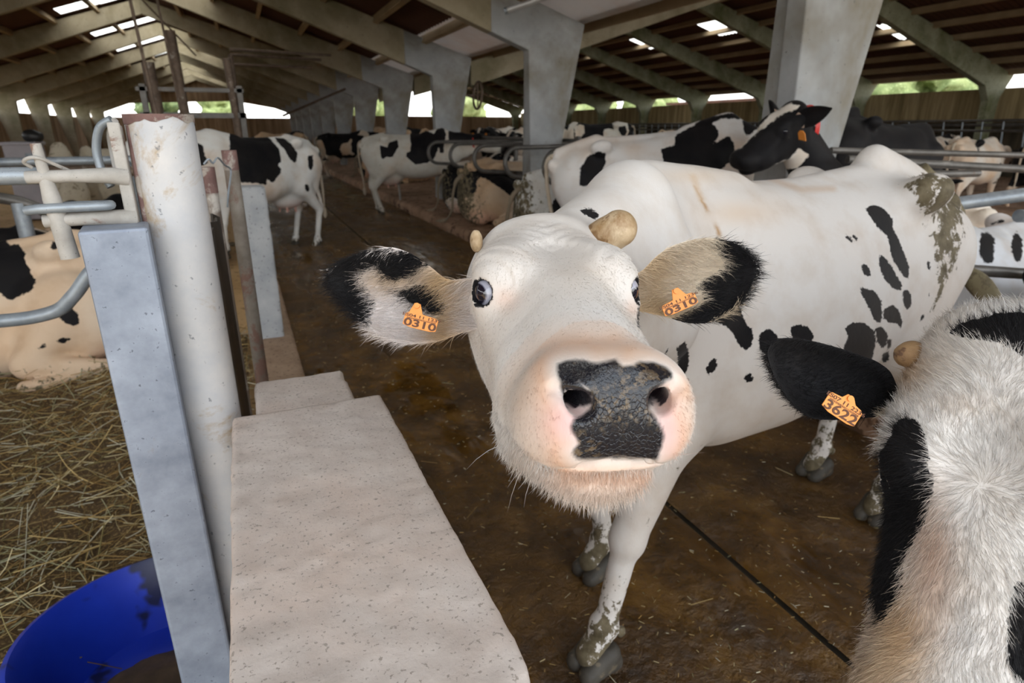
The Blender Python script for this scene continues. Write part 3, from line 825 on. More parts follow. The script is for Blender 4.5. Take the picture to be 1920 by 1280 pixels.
# --- blue tub with hay around it
M_blue = speckled('blue_plastic', (.004, .022, .30), (.010, .040, .46), 3, .42, (.001, .004, .05), 5, .6, .001)
tub = empty('blue_tub', (-.395, 1.665, 0), 0, 'large round blue plastic tub at the lower left behind the square post', 'tub')
prof = [(.18, .005), (.26, .01), (.30, .12), (.325, .235), (.340, .243), (.340, .250), (.325, .256), (.312, .24), (.285, .12), (.25, .02), (.0, .015)]
vv = []; ff = []; NS = 72
for (r, z) in prof:
    for k in range(NS): vv.append((r*math.cos(2*PI*k/NS), r*math.sin(2*PI*k/NS), z+(.012 if r > .31 else 0)*math.sin(2*PI*k/NS*2+1)))
for i in range(len(prof)-1):
    for k in range(NS):
        q = (k+1) % NS; ff.append((i*NS+k, i*NS+q, (i+1)*NS+q, (i+1)*NS+k))
o = MB().add(vv, ff).build('tub_wall', M_blue, tub, True)
M_feed = speckled('wet_brown_feed', (.05, .03, .012), (.10, .06, .03), 20, .8)
v, f = surface(lambda p: ell((0, -.03, .012), (.21, .18, .03))(p)+(vnoise(p, 22, 3, 3)-.5)*.02, (-.30, -.30, -.03), (.30, .30, .12), .012)
tag(mesh_obj('feed', v, f, M_feed, tub, smooth=True), 'brown feed left in the tub')
st = mesh_obj('stone', *surface(lambda p: ell((0, 0, 0), (.055, .045, .03))(p)+(vnoise(p, 20, 5, 2)-.5)*.01, (-.08,)*3, (.08,)*3, .008), speckled('smooth_stone', (.25, .24, .2), (.36, .34, .3), 8), None, smooth=True)
st.location = (-.40, 1.42, .05); tag(st, 'pale rounded salt stone lying in the blue tub', 'stone')

# --- hay
def strands(name, root, dirs, L, w, col, mat, parent=None, seg=3, bend=None, taper=True, attrs=None, kind=None):
    """three sided tapering fibres; root Nx3, dirs Nx3 unit, L N, w N, bend Nx3 added at the tip"""
    n = len(root); t = np.linspace(0, 1, seg+1)
    up = np.cross(dirs, nrs.normal(size=(n, 3))); up /= np.linalg.norm(up, axis=1)[:,None]+1e-9
    bn = np.cross(dirs, up)
    V = np.zeros((n, seg+1, 3, 3))
    if bend is None: bend = np.zeros((n, 3))
    for i, tt in enumerate(t):
        c = root+dirs*(L*tt)[:,None]+bend*(tt*tt)*L[:,None]
        ww = w*((1-tt)**.7*.92+.08 if taper else 1.0)
        for k in range(3):
            a = 2*PI*k/3
            V[:,i,k] = c+(up*math.cos(a)+bn*math.sin(a))*ww[:,None]
    base = (np.arange(n)*(seg+1)*3)[:,None]
    F = []
    for i in range(seg):
        for k in range(3):
            a = i*3+k; b = i*3+(k+1) % 3
            F.append(base+np.array([[a, b, b+3, a+3]]))
    F = np.stack(F, 1).reshape(-1, 4)
    A = {}
    if col is not None: A['col'] = np.repeat(col, (seg+1)*3, axis=0)
    if attrs:
        for kk, a in attrs.items(): A[kk] = np.repeat(a, (seg+1)*3, axis=0)
    o = mesh_obj(name, V.reshape(-1, 3), F, mat, parent, smooth=True, attrs=A)
    if kind: o['kind'] = kind
    return o
def m_col(name, rough=.7, spec=.3):
    m, nt, b = new_mat(name); nt.links.new(attr(nt, 'col', 'Color'), b.inputs['Base Color'])
    b.inputs['Roughness'].default_value = rough; b.inputs['Specular IOR Level'].default_value = spec
    return m
M_straw = m_col('straw', .75, .25)
def hay_h(x, y):
    p = np.stack([x, y, 0*x], 1)
    return .10+(vnoise(p, 1.6, 31, 3)-.5)*.16+(vnoise(p, 7, 33, 2)-.5)*.06
xs = np.arange(-3.6, -.09, .04); ysh = np.arange(.2, 5.2, .04); X, Y = np.meshgrid(xs, ysh)
hz = hay_h(X.ravel(), Y.ravel()).reshape(X.shape)
edge = np.clip(np.minimum.reduce([X+3.6, Y-.2, 5.2-Y])/.3, 0, 1); hz = hz*edge*np.clip((np.hypot(X+.395, Y-1.665)-.28)/.12, 0, 1)-.01
nx = len(xs); i = np.arange(len(ysh)-1)[:,None]*nx+np.arange(nx-1)[None]
M_haybase = speckled('packed_hay', (.06, .035, .013), (.15, .09, .035), 30, .95, (.3, .2, .08), 90, .55, .01)
hb = mesh_obj('hay_bed', np.stack([X.ravel(), Y.ravel(), hz.ravel()], 1), np.stack([i, i+1, i+1+nx, i+nx], -1).reshape(-1, 4), M_haybase, smooth=True)
tag(hb, 'deep loose hay bedding covering the left pen floor', 'hay', None, 'stuff')
n = 21000
hx = nrs.uniform(-3.4, -.11, n*3); hy = nrs.uniform(.3, 5.1, n*3)
wgt = (1/(np.hypot(hx, hy)+.4))**1.3; keep = nrs.uniform(size=n*3) < wgt/wgt.max()*1.2
inside = np.hypot(hx+.395, hy-1.665) < .345
keep &= ~inside; hx = hx[keep][:n]; hy = hy[keep][:n]; n = len(hx)
a = nrs.uniform(0, 2*PI, n)+.6*np.sin(hx*3+hy*2); el_ = nrs.normal(.05, .22, n)
dr = np.stack([np.cos(a)*np.cos(el_), np.sin(a)*np.cos(el_), np.sin(el_)], 1)
L = nrs.uniform(.05, .26, n); rt = np.stack([hx, hy, hay_h(hx, hy)+nrs.uniform(0, .035, n)], 1)-dr*(L/2)[:,None]*[1, 1, .3]
pal = np.array([(.50, .36, .15), (.34, .22, .08), (.60, .50, .28), (.25, .20, .08), (.42, .26, .09), (.58, .54, .40), (.18, .11, .04), (.40, .38, .22)])
col = pal[nrs.randint(0, len(pal), n)]*nrs.uniform(.75, 1.15, (n, 1))
ho = strands('loose_straw', rt, dr, L, nrs.uniform(.0011, .0030, n), col, M_straw, hb, 3, nrs.normal(0, .18, (n, 3)), taper=False, kind='stuff')
# straw scraps floating on the wet floor
n = 4200
sx = nrs.uniform(.22, 2.85, n); sy = 1.0+nrs.uniform(0, 1, n)**1.6*14; a = nrs.uniform(0, 2*PI, n)
L = nrs.uniform(.004, .020, n)*np.where(nrs.uniform(size=n) < .02, 5, 1)
dr = np.stack([np.cos(a), np.sin(a), 0*a], 1)
o = strands('straw_scraps', np.stack([sx, sy, np.full(n, .012)], 1), dr, L, nrs.uniform(.0008, .0018, n), pal[nrs.randint(0, len(pal), n)]*1.1, M_straw, None, 1, None, taper=False, kind='stuff')
tag(o, 'tiny straw scraps scattered over the wet brown floor', 'straw', None, 'stuff')

# --- crate and white sacks by the left wall
M_crate = speckled('lilac_plastic_crate', (.40, .38, .42), (.50, .48, .52), 3, .6)
M_sack = speckled('cream_woven_sack', (.62, .55, .42), (.78, .72, .58), 4, .8, (.4, .33, .22), 12, .6, .01)
ct = empty('storage_crate', (-3.5, 14.0, 0), 0, 'pale lilac storage bin among the sacks by the left wall', 'bin')
cb = MB(); cb.box((-.26, -.3, 0), (.22, .3, 1.30))
cb.build('body', M_crate, ct, bevel=.03)
MB().box((-.29, -.33, 1.28), (.25, .33, 1.34)).build('lid', M_crate, ct, bevel=.02)
MB().box((.05, -.31, .95), (.2, -.298, 1.15)).build('panel', M_galv, ct)
dkb = mesh_obj('dark_bag', *surface(lambda p: ell((0, 0, 0), (.17, .12, .12))(p)+(vnoise(p, 9, 2, 3)-.5)*.05, (-.25,)*3, (.25,)*3, .02), speckled('black_plastic', (.012,)*3, (.03,)*3, 5, .4), None, smooth=True)
dkb.location = (-3.35, 14.0, 1.43); tag(dkb, 'black bag lying on top of the lilac storage bin', 'bag')
sk = [(-2.98, 13.9, .62, .30, .62, 'tallest cream sack standing right beside the lilac storage bin'), (-2.62, 14.2, .55, .26, .58, 'cream sack in the middle of the row of sacks by the left wall'), (-2.28, 14.0, .5, .26, .55, 'cream sack at the right end of the row by the left wall'), (-2.8, 13.5, .35, .22, .40, 'small slumped cream sack in front of the tall ones'), (-1.95, 14.5, .48, .24, .5, 'rearmost cream sack, half hidden at the end of the row')]
for i, (x, y, zc, r, hh, lab) in enumerate(sk):
    t = empty('feed_sack', (x, y, 0), 0, lab, 'sack', 'cream feed sacks by the left wall')
    s = SDF(); s.u(ell((0, 0, hh*.95), (r, r*.8, hh))); s.u(ell((0, 0, hh*1.95), (r*.45, r*.2, .14)), .12)
    fn = lambda p, s=s, i=i: np.maximum(s(p)+(vnoise(p*[1, 1, .5], 8, i, 3)-.5)*.07, -p[:,2])
    v, f = surface(fn, (-.45, -.45, -.06), (.45, .45, hh*2.4), .03)
    mesh_obj('sack_body', v, f, M_sack, t, smooth=True)
    MB().box((-.06, -.02, hh*1.9), (.07, .02, hh*2.0)).build('tie', speckled('ochre_tie', (.45, .25, .03), (.5, .3, .05)), t)
# ================================================================== COWS
# head frame: f towards the muzzle, l to the animal's left, u towards the forehead; origin between the eyes
EYE = np.array([-.006, .0965, .000]); EYE_R = .0225; EYE_D = np.array([.74, .67, .06])
def head_sdf(detail=True, jaw=0.0):
    s = SDF()
    # skull: f, top, bottom, half width
    s.ops.append(('u', loft([(-.240, .015, -.08, .05), (-.222, .060, -.12, .095), (-.18, .082, -.19, .120), (-.12, .080, -.200, .122), (-.06, .068, -.205, .108),
                             (0, .053, -.212, .096), (.06, .036, -.215, .092), (.12, .018, -.215, .101), (.175, .002, -.207, .098), (.225, -.012, -.18, .080), (.27, -.024, -.15, .060), (.29, -.03, -.135, .045)],
                            exp=2.3, pear=((-.2, -.04, .02, .10, .28), (-.12, -.12, .0, .30, .22))), 0))
    s.u(ell((-.205, 0, .055), (.04, .075, .04)), .05)                       # poll
    for y in (-1, 1):
        s.u(ell((-.045, y*.072, .030), (.065, .045, .032)), .04)         # brow
        s.u(ell((-.012, y*.086, .000), (.044, .036, .038)), .020)          # orbit
        s.u(ell((-.03, y*.046, -.130), (.11, .040, .080)), .05)          # masseter
        s.u(cap((.00, y*.080, -.042), (.14, y*.068, -.085), .026, .022), .045)   # cheek ridge
        s.u(ell((.250, y*.050, -.082), (.058, .043, .054)), .035)          # nostril wing
        s.u(ell((.215, y*.055, -.106), (.072, .036, .038)), .03)            # upper lip
    s.u(ell((.268, 0, -.080), (.042, .060, .052)), .03)                    # planum
    s.u(ell((.212, 0, -.162), (.070, .066, .040)), .014)                   # chin
    if detail:
        mouth = [(.12, .098, -.150), (.17, .100, -.146), (.225, .088, -.137), (.262, .064, -.131), (.288, .030, -.128), (.294, 0, -.126)]
        for sg in (-1, 1):
            for a, b in zip(mouth[:-1], mouth[1:]):
                s.sub(cap((a[0]+.004, sg*a[1]*1.03, a[2]), (b[0]+.004, sg*b[1]*1.03, b[2]), .0042, .0042), .012)
            # nostrils: comma running up and outwards
            s.sub(cap((.325, sg*.036, -.060), (.255, sg*.050, -.062), .0135, .010), .008)
            s.sub(cap((.320, sg*.040, -.058), (.292, sg*.064, -.046), .0085, .0055), .009)
            # eye opening and lids
            e = EYE*[1, sg, 1]; d = EYE_D*[1, sg, 1]; d = d/np.linalg.norm(d)
            t1 = np.cross((0, 0, 1.0), d); t1 /= np.linalg.norm(t1); t2 = np.cross(d, t1)
            Re = np.stack([d, t1, t2], 1)
            s.sub(ell(e+d*.022, (.020, .0235, .0185), Re), .004)
        s.sub(cap((.325, 0, -.075), (.318, 0, -.128), .006, .004), .012)      # philtrum
        s.sub(ell((.03, 0, .066), (.10, .035, .014)), .03)
        base = list(s.ops); core = SDF(); core.ops = base
        def wrinkled(p):
            d = core(p); q = np.abs(p[:,1])
            r = np.sqrt((p[:,0]+.01)**2+(q-.085)**2+(p[:,2]-.0)**2)
            up = np.clip((p[:,2]-.008)/.02, 0, 1)
            wr = np.sin(r*2*np.pi/.0115)*np.exp(-((r-.052)/.018)**2)*up*.0011
            fr = np.sin((p[:,0]*.8+np.abs(p[:,1])*.7)*2*np.pi/.021)*np.exp(-(((p[:,0]+.10)/.05)**2+((p[:,1])/.06)**2))*np.clip(p[:,2]/.05, 0, 1)*.0013
            return d+wr+fr
        return wrinkled
    return s

def cow_sdf(pose, head=None, D=None):
    """standing or lying cow in its own frame: x forward, y left, z up"""
    D = dict(D or {}); s = SDF()
    P = lambda k, d: D.get(k, d)
    bl = P('bell', 0.0)
    if pose == 'stand':
        tu = P('tup', 0.0); rs = P('rshort', 0.0)
        tor = [(-.90+rs, 1.30, 1.02, .08), (-.84+rs, 1.375, .92, .15), (-.70+rs*.6, 1.415+tu*.5, .82, .225), (-.50, 1.435+tu*.5, .74, .265), (-.30, 1.40+tu*.8, .70-bl, .29), (-.05, 1.375+tu, .62-bl, .325),
               (.20, 1.385+tu, .60-bl, .335), (.42, 1.415+tu, .61, .295), (.60, 1.41+tu, .66, .235), (.76, 1.33+tu, .74, .17), (.87, 1.22, .86, .09)]
        s.ops.append(('u', loft(tor, exp=2.25, pear=.24), 0)); dz = 0
    else:
        tor = [(-.92, .62, .20, .10), (-.84, .74, .08, .20), (-.70, .82, .02, .29), (-.50, .86, .0, .33), (-.30, .82, -.02, .35), (-.05, .80, -.03, .375),
               (.20, .82, -.02, .375), (.42, .86, 0, .33), (.60, .86, .03, .26), (.76, .78, .12, .18), (.87, .66, .25, .10)]
        s.ops.append(('u', loft(tor, exp=2.3, pear=.26), 0)); dz = -.57
    H = lambda z: z+dz
    tz = P('tup', 0.0); s.u(cap((.62, 0, H(1.395+tz)), (.28, 0, H(1.365+tz)), .055, .04), .06)      # withers
    s.u(cap((.15, 0, H(1.345)), (-.45, 0, H(1.40)), .035, .04), .05)       # back line
    s.u(cap((-.48, 0, H(1.42+P('sacrum', 0))), (-.80, 0, H(1.37)), .05, .045), .05)
    for y in (-1, 1):
        s.u(ell((-.44, y*.232, H(1.375)), (.085, .055, .055)), .11)           # hook bone
        s.u(ell((-.865, y*.095, H(1.28)), (.05, .045, .06)), .05)            # pin bone
    if pose == 'stand':
        feet = P('feet', [(.66, .17), (.62, -.17), (-.74, .17), (-.66, -.17)])
        for i, (fx, fy) in enumerate(feet):
            sg = 1 if fy > 0 else -1
            if i < 2:
                dx = fx-.60
                kn = (.60+dx*.55+.01, fy*1.0, .43)
                s.u(cap((.62, sg*.17, 1.12), (.60, sg*.19, .80), .15, .115, .7, (0, 1, 0)), .07)
                s.u(cap((.58+dx*.1, sg*.175, .82), kn, .092, .050), .05)
                s.u(ell(kn, (.052, .052, .062)), .02)
                s.u(cap(kn, (fx-.025, fy, .15), .040, .033), .02)
            else:
                dx = fx+.72
                hk = (-.80+dx*.7, fy*1.02, .53)
                s.u(cap((-.66, sg*.15, 1.12), (-.48+dx*.15, sg*.20, .84), .20, .135, .72, (0, 1, 0)), .08)
                s.u(cap((-.76, sg*.14, 1.08), (-.72, sg*.16, .82), .12, .09, .8, (0, 1, 0)), .07)
                s.u(cap((-.50+dx*.2, sg*.19, .84), hk, .115, .050), .05)
                s.u(ell(hk, (.055, .042, .065)), .025)
                s.u(cap((hk[0]-.045, hk[1], hk[2]+.05), (hk[0]+.02, hk[1], hk[2]+.24), .018, .028), .03)
                s.u(cap(hk, (fx-.02, fy, .15), .040, .034), .02)
            s.u(ell((fx-.02, fy, .145), (.045, .046, .045)), .015)
            s.u(cap((fx-.02, fy, .14), (fx+.03, fy, .06), .038, .042), .015)
            for k in (-1, 1): s.u(ell((fx-.07, fy+k*.022, .115), (.016, .014, .02)), .008)
        ud = P('udder', 1.0)
        if ud: 
            s.u(ell((-.42, 0, .70), (.24, .17, .17)), .07)
    else:
        side = P('side', 1)
        s.u(ell((-.48, side*.30, .36), (.30, .15, .30)), .08)                 # upper thigh
        s.u(cap((-.36, side*.36, .30), (-.22, side*.44, .16), .13, .085), .06)
        s.u(cap((-.22, side*.45, .14), (-.62, side*.46, .07), .075, .050), .04)
        s.u(cap((-.62, side*.46, .06), (-.30, side*.54, .045), .045, .036), .02)
        s.u(cap((-.30, side*.54, .04), (-.20, side*.55, .04), .045, .045), .02)
        s.u(ell((-.52, -side*.27, .30), (.28, .16, .28)), .08)
        s.u(cap((.55, .17, .38), (.80, .20, .12), .13, .07), .06)
        s.u(cap((.80, .20, .10), (.50, .24, .05), .055, .042), .03)
        s.u(cap((.55, -.17, .38), (.82, -.20, .12), .13, .07), .06)
        s.u(cap((.82, -.20, .08), (1.10, -.22, .05), .055, .038), .03)
        s.u(ell((-.72, side*.18, .13), (.14, .16, .12)), .05)
    # neck and head
    hp, hR = P('head', (None, None))
    if hp is None:
        yaw = P('yaw', 0); pit = P('pitch', .5); nl = P('neck', .62); ne = P('nelev', .25)
        base = np.array([.70, 0, H(1.20)])
        nd = np.array([math.cos(ne)*math.cos(yaw*.6), math.cos(ne)*math.sin(yaw*.6), math.sin(ne)])
        poll = base+nd*nl
        fd = np.array([math.cos(pit)*math.cos(yaw), math.cos(pit)*math.sin(yaw), -math.sin(pit)])
        ld = np.array([-math.sin(yaw), math.cos(yaw), 0]); ud_ = np.cross(fd, ld)
        hR = np.stack([fd, ld, ud_], 1); hp = poll+hR@np.array([.20, 0, -.07])
    hp = np.array(hp, float); hR = np.array(hR, float)
    at = lambda v: hp+hR@np.array(v, float)
    nk = P('neckmid', None)
    a1 = at((-.17, 0, -.01)); a2 = at((-.11, 0, -.13)); b1 = np.array([.60, 0, H(1.27)]); b2 = np.array([.64, 0, H(.98)])
    m1 = np.array(nk[0]) if nk else (a1+b1)/2+[0, 0, .01]
    m2 = np.array(nk[1]) if nk else (a2+b2)/2+[0, 0, -.01]
    lat = np.cross((a1-b1)/np.linalg.norm(a1-b1), (0, 0, 1.0)); lat /= np.linalg.norm(lat)+1e-9
    s.u(cap(b1, m1, .135, .095, .85, lat), .10); s.u(cap(m1, a1, .095, .078), .06)
    s.u(cap(b2, m2, .17, .105, .85, lat), .10); s.u(cap(m2, a2, .105, .070), .06)
    s.u(cap((np.array(b1)+b2)/2, (m1+m2)/2, .17, .115, .8, lat), .08); s.u(cap((m1+m2)/2, (a1+a2)/2, .115, .09), .06)
    s.u(xf(head or head_sdf(False), hR, hp), .05)
    return s, hp, hR

def ear_mesh(hR, hp, side, droop=.25, back=.35, L=.215, W=.062, fold=.4):
    """leaf shaped cupped ear with thickness, in the cow's frame"""
    base = np.array([-.115, side*.105, .012])
    out = np.array([-math.sin(back)*math.cos(droop), side*math.cos(back)*math.cos(droop), -math.sin(droop)]); out /= np.linalg.norm(out)
    fwd = np.array([1, 0, 0.])-out[0]*out; fwd /= np.linalg.norm(fwd)
    upv = np.cross(out, fwd)*side
    ns, nt_ = 15, 9; V = []; S = []
    for layer in (0, 1):
        for i in range(ns):
            s_ = i/(ns-1); w = W*(math.sin(PI*min(1, .16+s_*.84)**.85)**.8 if s_ < 1 else .02); w = max(w, .004)
            for j in range(nt_):
                t = -1+2*j/(nt_-1); cup = (1-t*t)*(.030*(1-s_)+.014)*min(1, (1-s_)*4+.08)
                p = base+out*(L*s_)+upv*(w*t)-fwd*(cup+layer*.007*(1-t*t*.8)*min(1, (1-s_)*4+.15))
                V.append(hp+hR@p); S.append(s_)
    F = []
    n = ns*nt_
    for i in range(ns-1):
        for j in range(nt_-1):
            a = i*nt_+j; F.append((a, a+1, a+1+nt_, a+nt_)); F.append((a+n, a+nt_+n, a+1+nt_+n, a+1+n))
    for i in range(ns-1):
        a = i*nt_; F.append((a, a+nt_, a+nt_+n, a+n)); a = i*nt_+nt_-1; F.append((a, a+n, a+nt_+n, a+nt_))
    for j in range(nt_-1):
        a = (ns-1)*nt_+j; F.append((a, a+1, a+1+n, a+n)); a = j; F.append((a, a+n, a+1+n, a+1))
    return np.array(V), F, np.array(S)

# ---- hide material: 'col' base colour, 'blk' signed distance of the black marks in metres, 'dirt' dried muck mask
def m_hide(name, edge=.010, escale=70, sheen=.25, rough=.62, hairy=True, stretch=(1, 1, 1)):
    m, nt, b = new_mat(name); oc = objco(nt)
    base = attr(nt, 'col', 'Color'); blk = attr(nt, 'blk'); dirt = attr(nt, 'dirt')
    n1 = noise(nt, mapping(nt, oc, stretch), escale, 4, .6)
    v = math2(nt, 'ADD', blk, math2(nt, 'MULTIPLY', math2(nt, 'SUBTRACT', n1, .5), edge*2.2))
    mask = ramp(nt, math2(nt, 'ADD', math2(nt, 'MULTIPLY', v, 1/(edge*.30)), .5, clamp=True), [(0, (0,0,0)), (1, (1,1,1))])
    n2 = noise(nt, oc, 9, 5, .6)
    wht = mixc(nt, ramp(nt, n2, [(.45, (0,0,0)), (.75, (.35,.35,.35))]), base, (.66, .52, .38), 'MULTIPLY')
    blkc = ramp(nt, noise(nt, oc, 5, 4, .6), [(.35, (.0045, .0045, .0062)), (.75, (.014, .012, .012))])
    c = mixc(nt, mask, wht, blkc)
    n3 = noise(nt, mapping(nt, oc, (1, 1, .8)), 24, 7, .72, .3)
    dm = math2(nt, 'ADD', dirt, math2(nt, 'MULTIPLY', math2(nt, 'SUBTRACT', n3, .5), 2.4))
    dmask = ramp(nt, dm, [(.56, (0,0,0)), (.66, (1,1,1))])
    c = mixc(nt, dmask, c, ramp(nt, noise(nt, oc, 30, 4, .6), [(.3, (.085, .068, .038)), (.7, (.20, .165, .105))]))
    nt.links.new(c, b.inputs['Base Color'])
    b.inputs['Roughness'].default_value = rough
    b.inputs['Specular IOR Level'].default_value = .16
    b.inputs['Sheen Weight'].default_value = sheen; b.inputs['Sheen Roughness'].default_value = .5
    if hairy:
        h = noise(nt, mapping(nt, oc, (1, 1, .35)), 260, 3, .6)
        b1 = bump(nt, h, .35, .0016); h2 = noise(nt, oc, 18, 4, .6)
        nt.links.new(bump(nt, h2, .25, .006, b1), b.inputs['Normal'])
    return m
M_hide = m_hide('cow_hide', sheen=.06)
M_hide_far = m_hide('cow_hide_far', .022, 22, .03, .62, False)
M_hoof = speckled('muddy_hoof', (.035, .03, .024), (.085, .075, .06), 14, .6, (.16, .13, .09), 30, .6, .002)
M_eye = speckled('dark_wet_eye', (.004, .004, .008), (.008, .008, .014), 4, .05, bumpd=0)
M_tagm = speckled('orange_tag_plastic', (.85, .28, .04), (.92, .36, .08), 5, .45, bumpd=.0003)
M_ink = speckled('tag_print', (.10, .035, .012), (.14, .05, .02), 5, .6, bumpd=0)
M_collar = speckled('red_collar_plastic', (.55, .02, .02), (.70, .04, .035), 4, .4, bumpd=.0005)
M_horn = speckled('horn', (.36, .22, .09), (.70, .56, .38), 30, .4, (.22, .12, .045), 26, .55, .002, stain=(.30, .17, .07), stain_scale=16)

def local_cam(o_xy, rz, dz=0):
    """maps cow-frame points to the world"""
    c, s = math.cos(rz), math.sin(rz); Rz = np.array([[c, -s, 0], [s, c, 0], [0, 0, 1]])
    T = np.array([o_xy[0], o_xy[1], dz])
    return Rz, T
def smax(a, b): return np.maximum(a, b)

def coat(v, w, pose, seed, frac, spec, hp, hR, normals=None, Rz=None):
    """colour attributes of a hide; v in the cow frame, w in the world"""
    n = len(v)
    q = v*[1, 1, 1]
    blk = (vnoise(q, 2.1, seed, 3)-(1-frac))*.55
    zc = .57 if pose == 'stand' else 0
    if spec.get('allblack'): blk[:] = .2
    if spec.get('white'): blk[:] = -.2
    # white legs, belly, tail head as Holsteins have them
    if pose == 'stand' and not spec.get('allblack'): blk = np.minimum(blk, (v[:,2]-.62)*.8)
    h = (v-hp)@hR
    # face: black with a white blaze, or white
    hd = np.linalg.norm(h-[.03, 0, -.06], axis=1)
    fm = np.clip((.30-hd)/.06, 0, 1)*(h[:,0] > -.2)
    if spec.get('face') == 'black':
        fb = np.abs(h[:,1])-(.030+.02*np.clip(-h[:,0]*4, 0, 1))+np.where(h[:,2] < -.01-.1*np.clip(h[:,0]*5, 0, 1), .10, 0)
        fb = np.where(h[:,0] > .245, .05, fb)
        blk = blk*(1-fm)+fb*fm
    elif spec.get('face') == 'white':
        blk = blk*(1-fm)+(-.1)*fm
    for (c, r, sgn) in spec.get('blobs', []):
        d = 1-np.sqrt((((v-np.array(c))/np.array(r))**2).sum(1)); d *= min(r)
        d += (vnoise(v, 9, seed+7, 2)-.5)*.07
        blk = np.maximum(blk, d) if sgn > 0 else np.minimum(blk, -d)
    if spec.get('px') is not None:
        px, z = to_px(w)
        facing = np.ones(n, bool)
        if normals is not None:
            nw = normals@Rz.T; facing = ((CC-w)*nw).sum(1) > -.15*np.linalg.norm(CC-w, axis=1)
        base = np.full(n, -.06)
        for poly in spec['px']: base = np.maximum(base, poly_sd(px, poly)*z/FPX)
        for poly in spec.get('pxw', []): base = np.minimum(base, -poly_sd(px, poly)*z/FPX)
        blk = np.where(facing & (z > 0), base, np.minimum(blk, .2) if spec.get('back', True) else -.1)
    tan = spec.get('tan', .25)
    c0 = np.array(spec.get('base', (.72, .68, .62))); c1 = np.array((.60, .40, .24)); 
    t = np.clip((vnoise(v, 2.6, seed+3, 3)-.5)*2.2+tan, 0, 1)
    if pose == 'lie': t = np.clip(t+np.clip(.35-v[:,2], 0, 1)*1.4*tan, 0, 1)
    col = c0*(1-t[:,None]*.8)+c1*t[:,None]*.8
    und = np.clip(1-np.linalg.norm((v-([-.45, 0, .58] if pose == 'stand' else [-.72, spec.get('side', 1)*.25, .12]))/[.28, .25, .16], axis=1), 0, 1)
    col = col*(1-und[:,None]*.8)+np.array((.62, .33, .26))*und[:,None]*.8
    mz = np.clip((h[:,0]-.235)/.03, 0, 1)*(hd < .4)
    pk = np.array((.50, .30, .25)) if spec.get('pinknose') else np.array((.05, .045, .045))
    col = col*(1-mz[:,None])+pk*mz[:,None]
    dirt = np.full(n, spec.get('dirt0', -.35))
    if pose == 'stand':
        dirt = np.maximum(dirt, .75-np.clip(v[:,2], 0, 2)*1.9)
        dirt = np.maximum(dirt, np.clip((-v[:,0]-.62)*3, 0, 1)*np.clip((v[:,2]-.45)*2.5, 0, 1)*spec.get('rump', .35)*1.2-.1)
    else:
        dirt = np.maximum(dirt, .62-np.clip(v[:,2], 0, 2)*2.2)
        dirt = np.maximum(dirt, np.clip((-v[:,0]-.55)*3, 0, 1)*spec.get('rump', .45)*1.1-.1)
    return dict(col=col, blk=blk, dirt=dirt)

def cow_tail(pose, hr=None, curl=0.0):
    if pose == 'stand':
        return curve_pts([(-.84, 0, 1.36), (-.905, 0, 1.33), (-.945, curl*.1, 1.18), (-.95, curl*.2, .95), (-.94, curl*.3, .70), (-.945, curl*.3, .52), (-.95, curl*.32, .40)], 5), [.026]*8+[.018]*12+[.012]*5+[.030]*4+[.016, .008]
    return curve_pts([(-.88, 0, .68), (-.97, .02, .60), (-1.01, .06, .40), (-1.00, .12, .20), (-1.06, .22, .06), (-1.14, .34, .04)], 5), [.028]*7+[.018]*10+[.012]*3+[.026]*4+[.012]*2

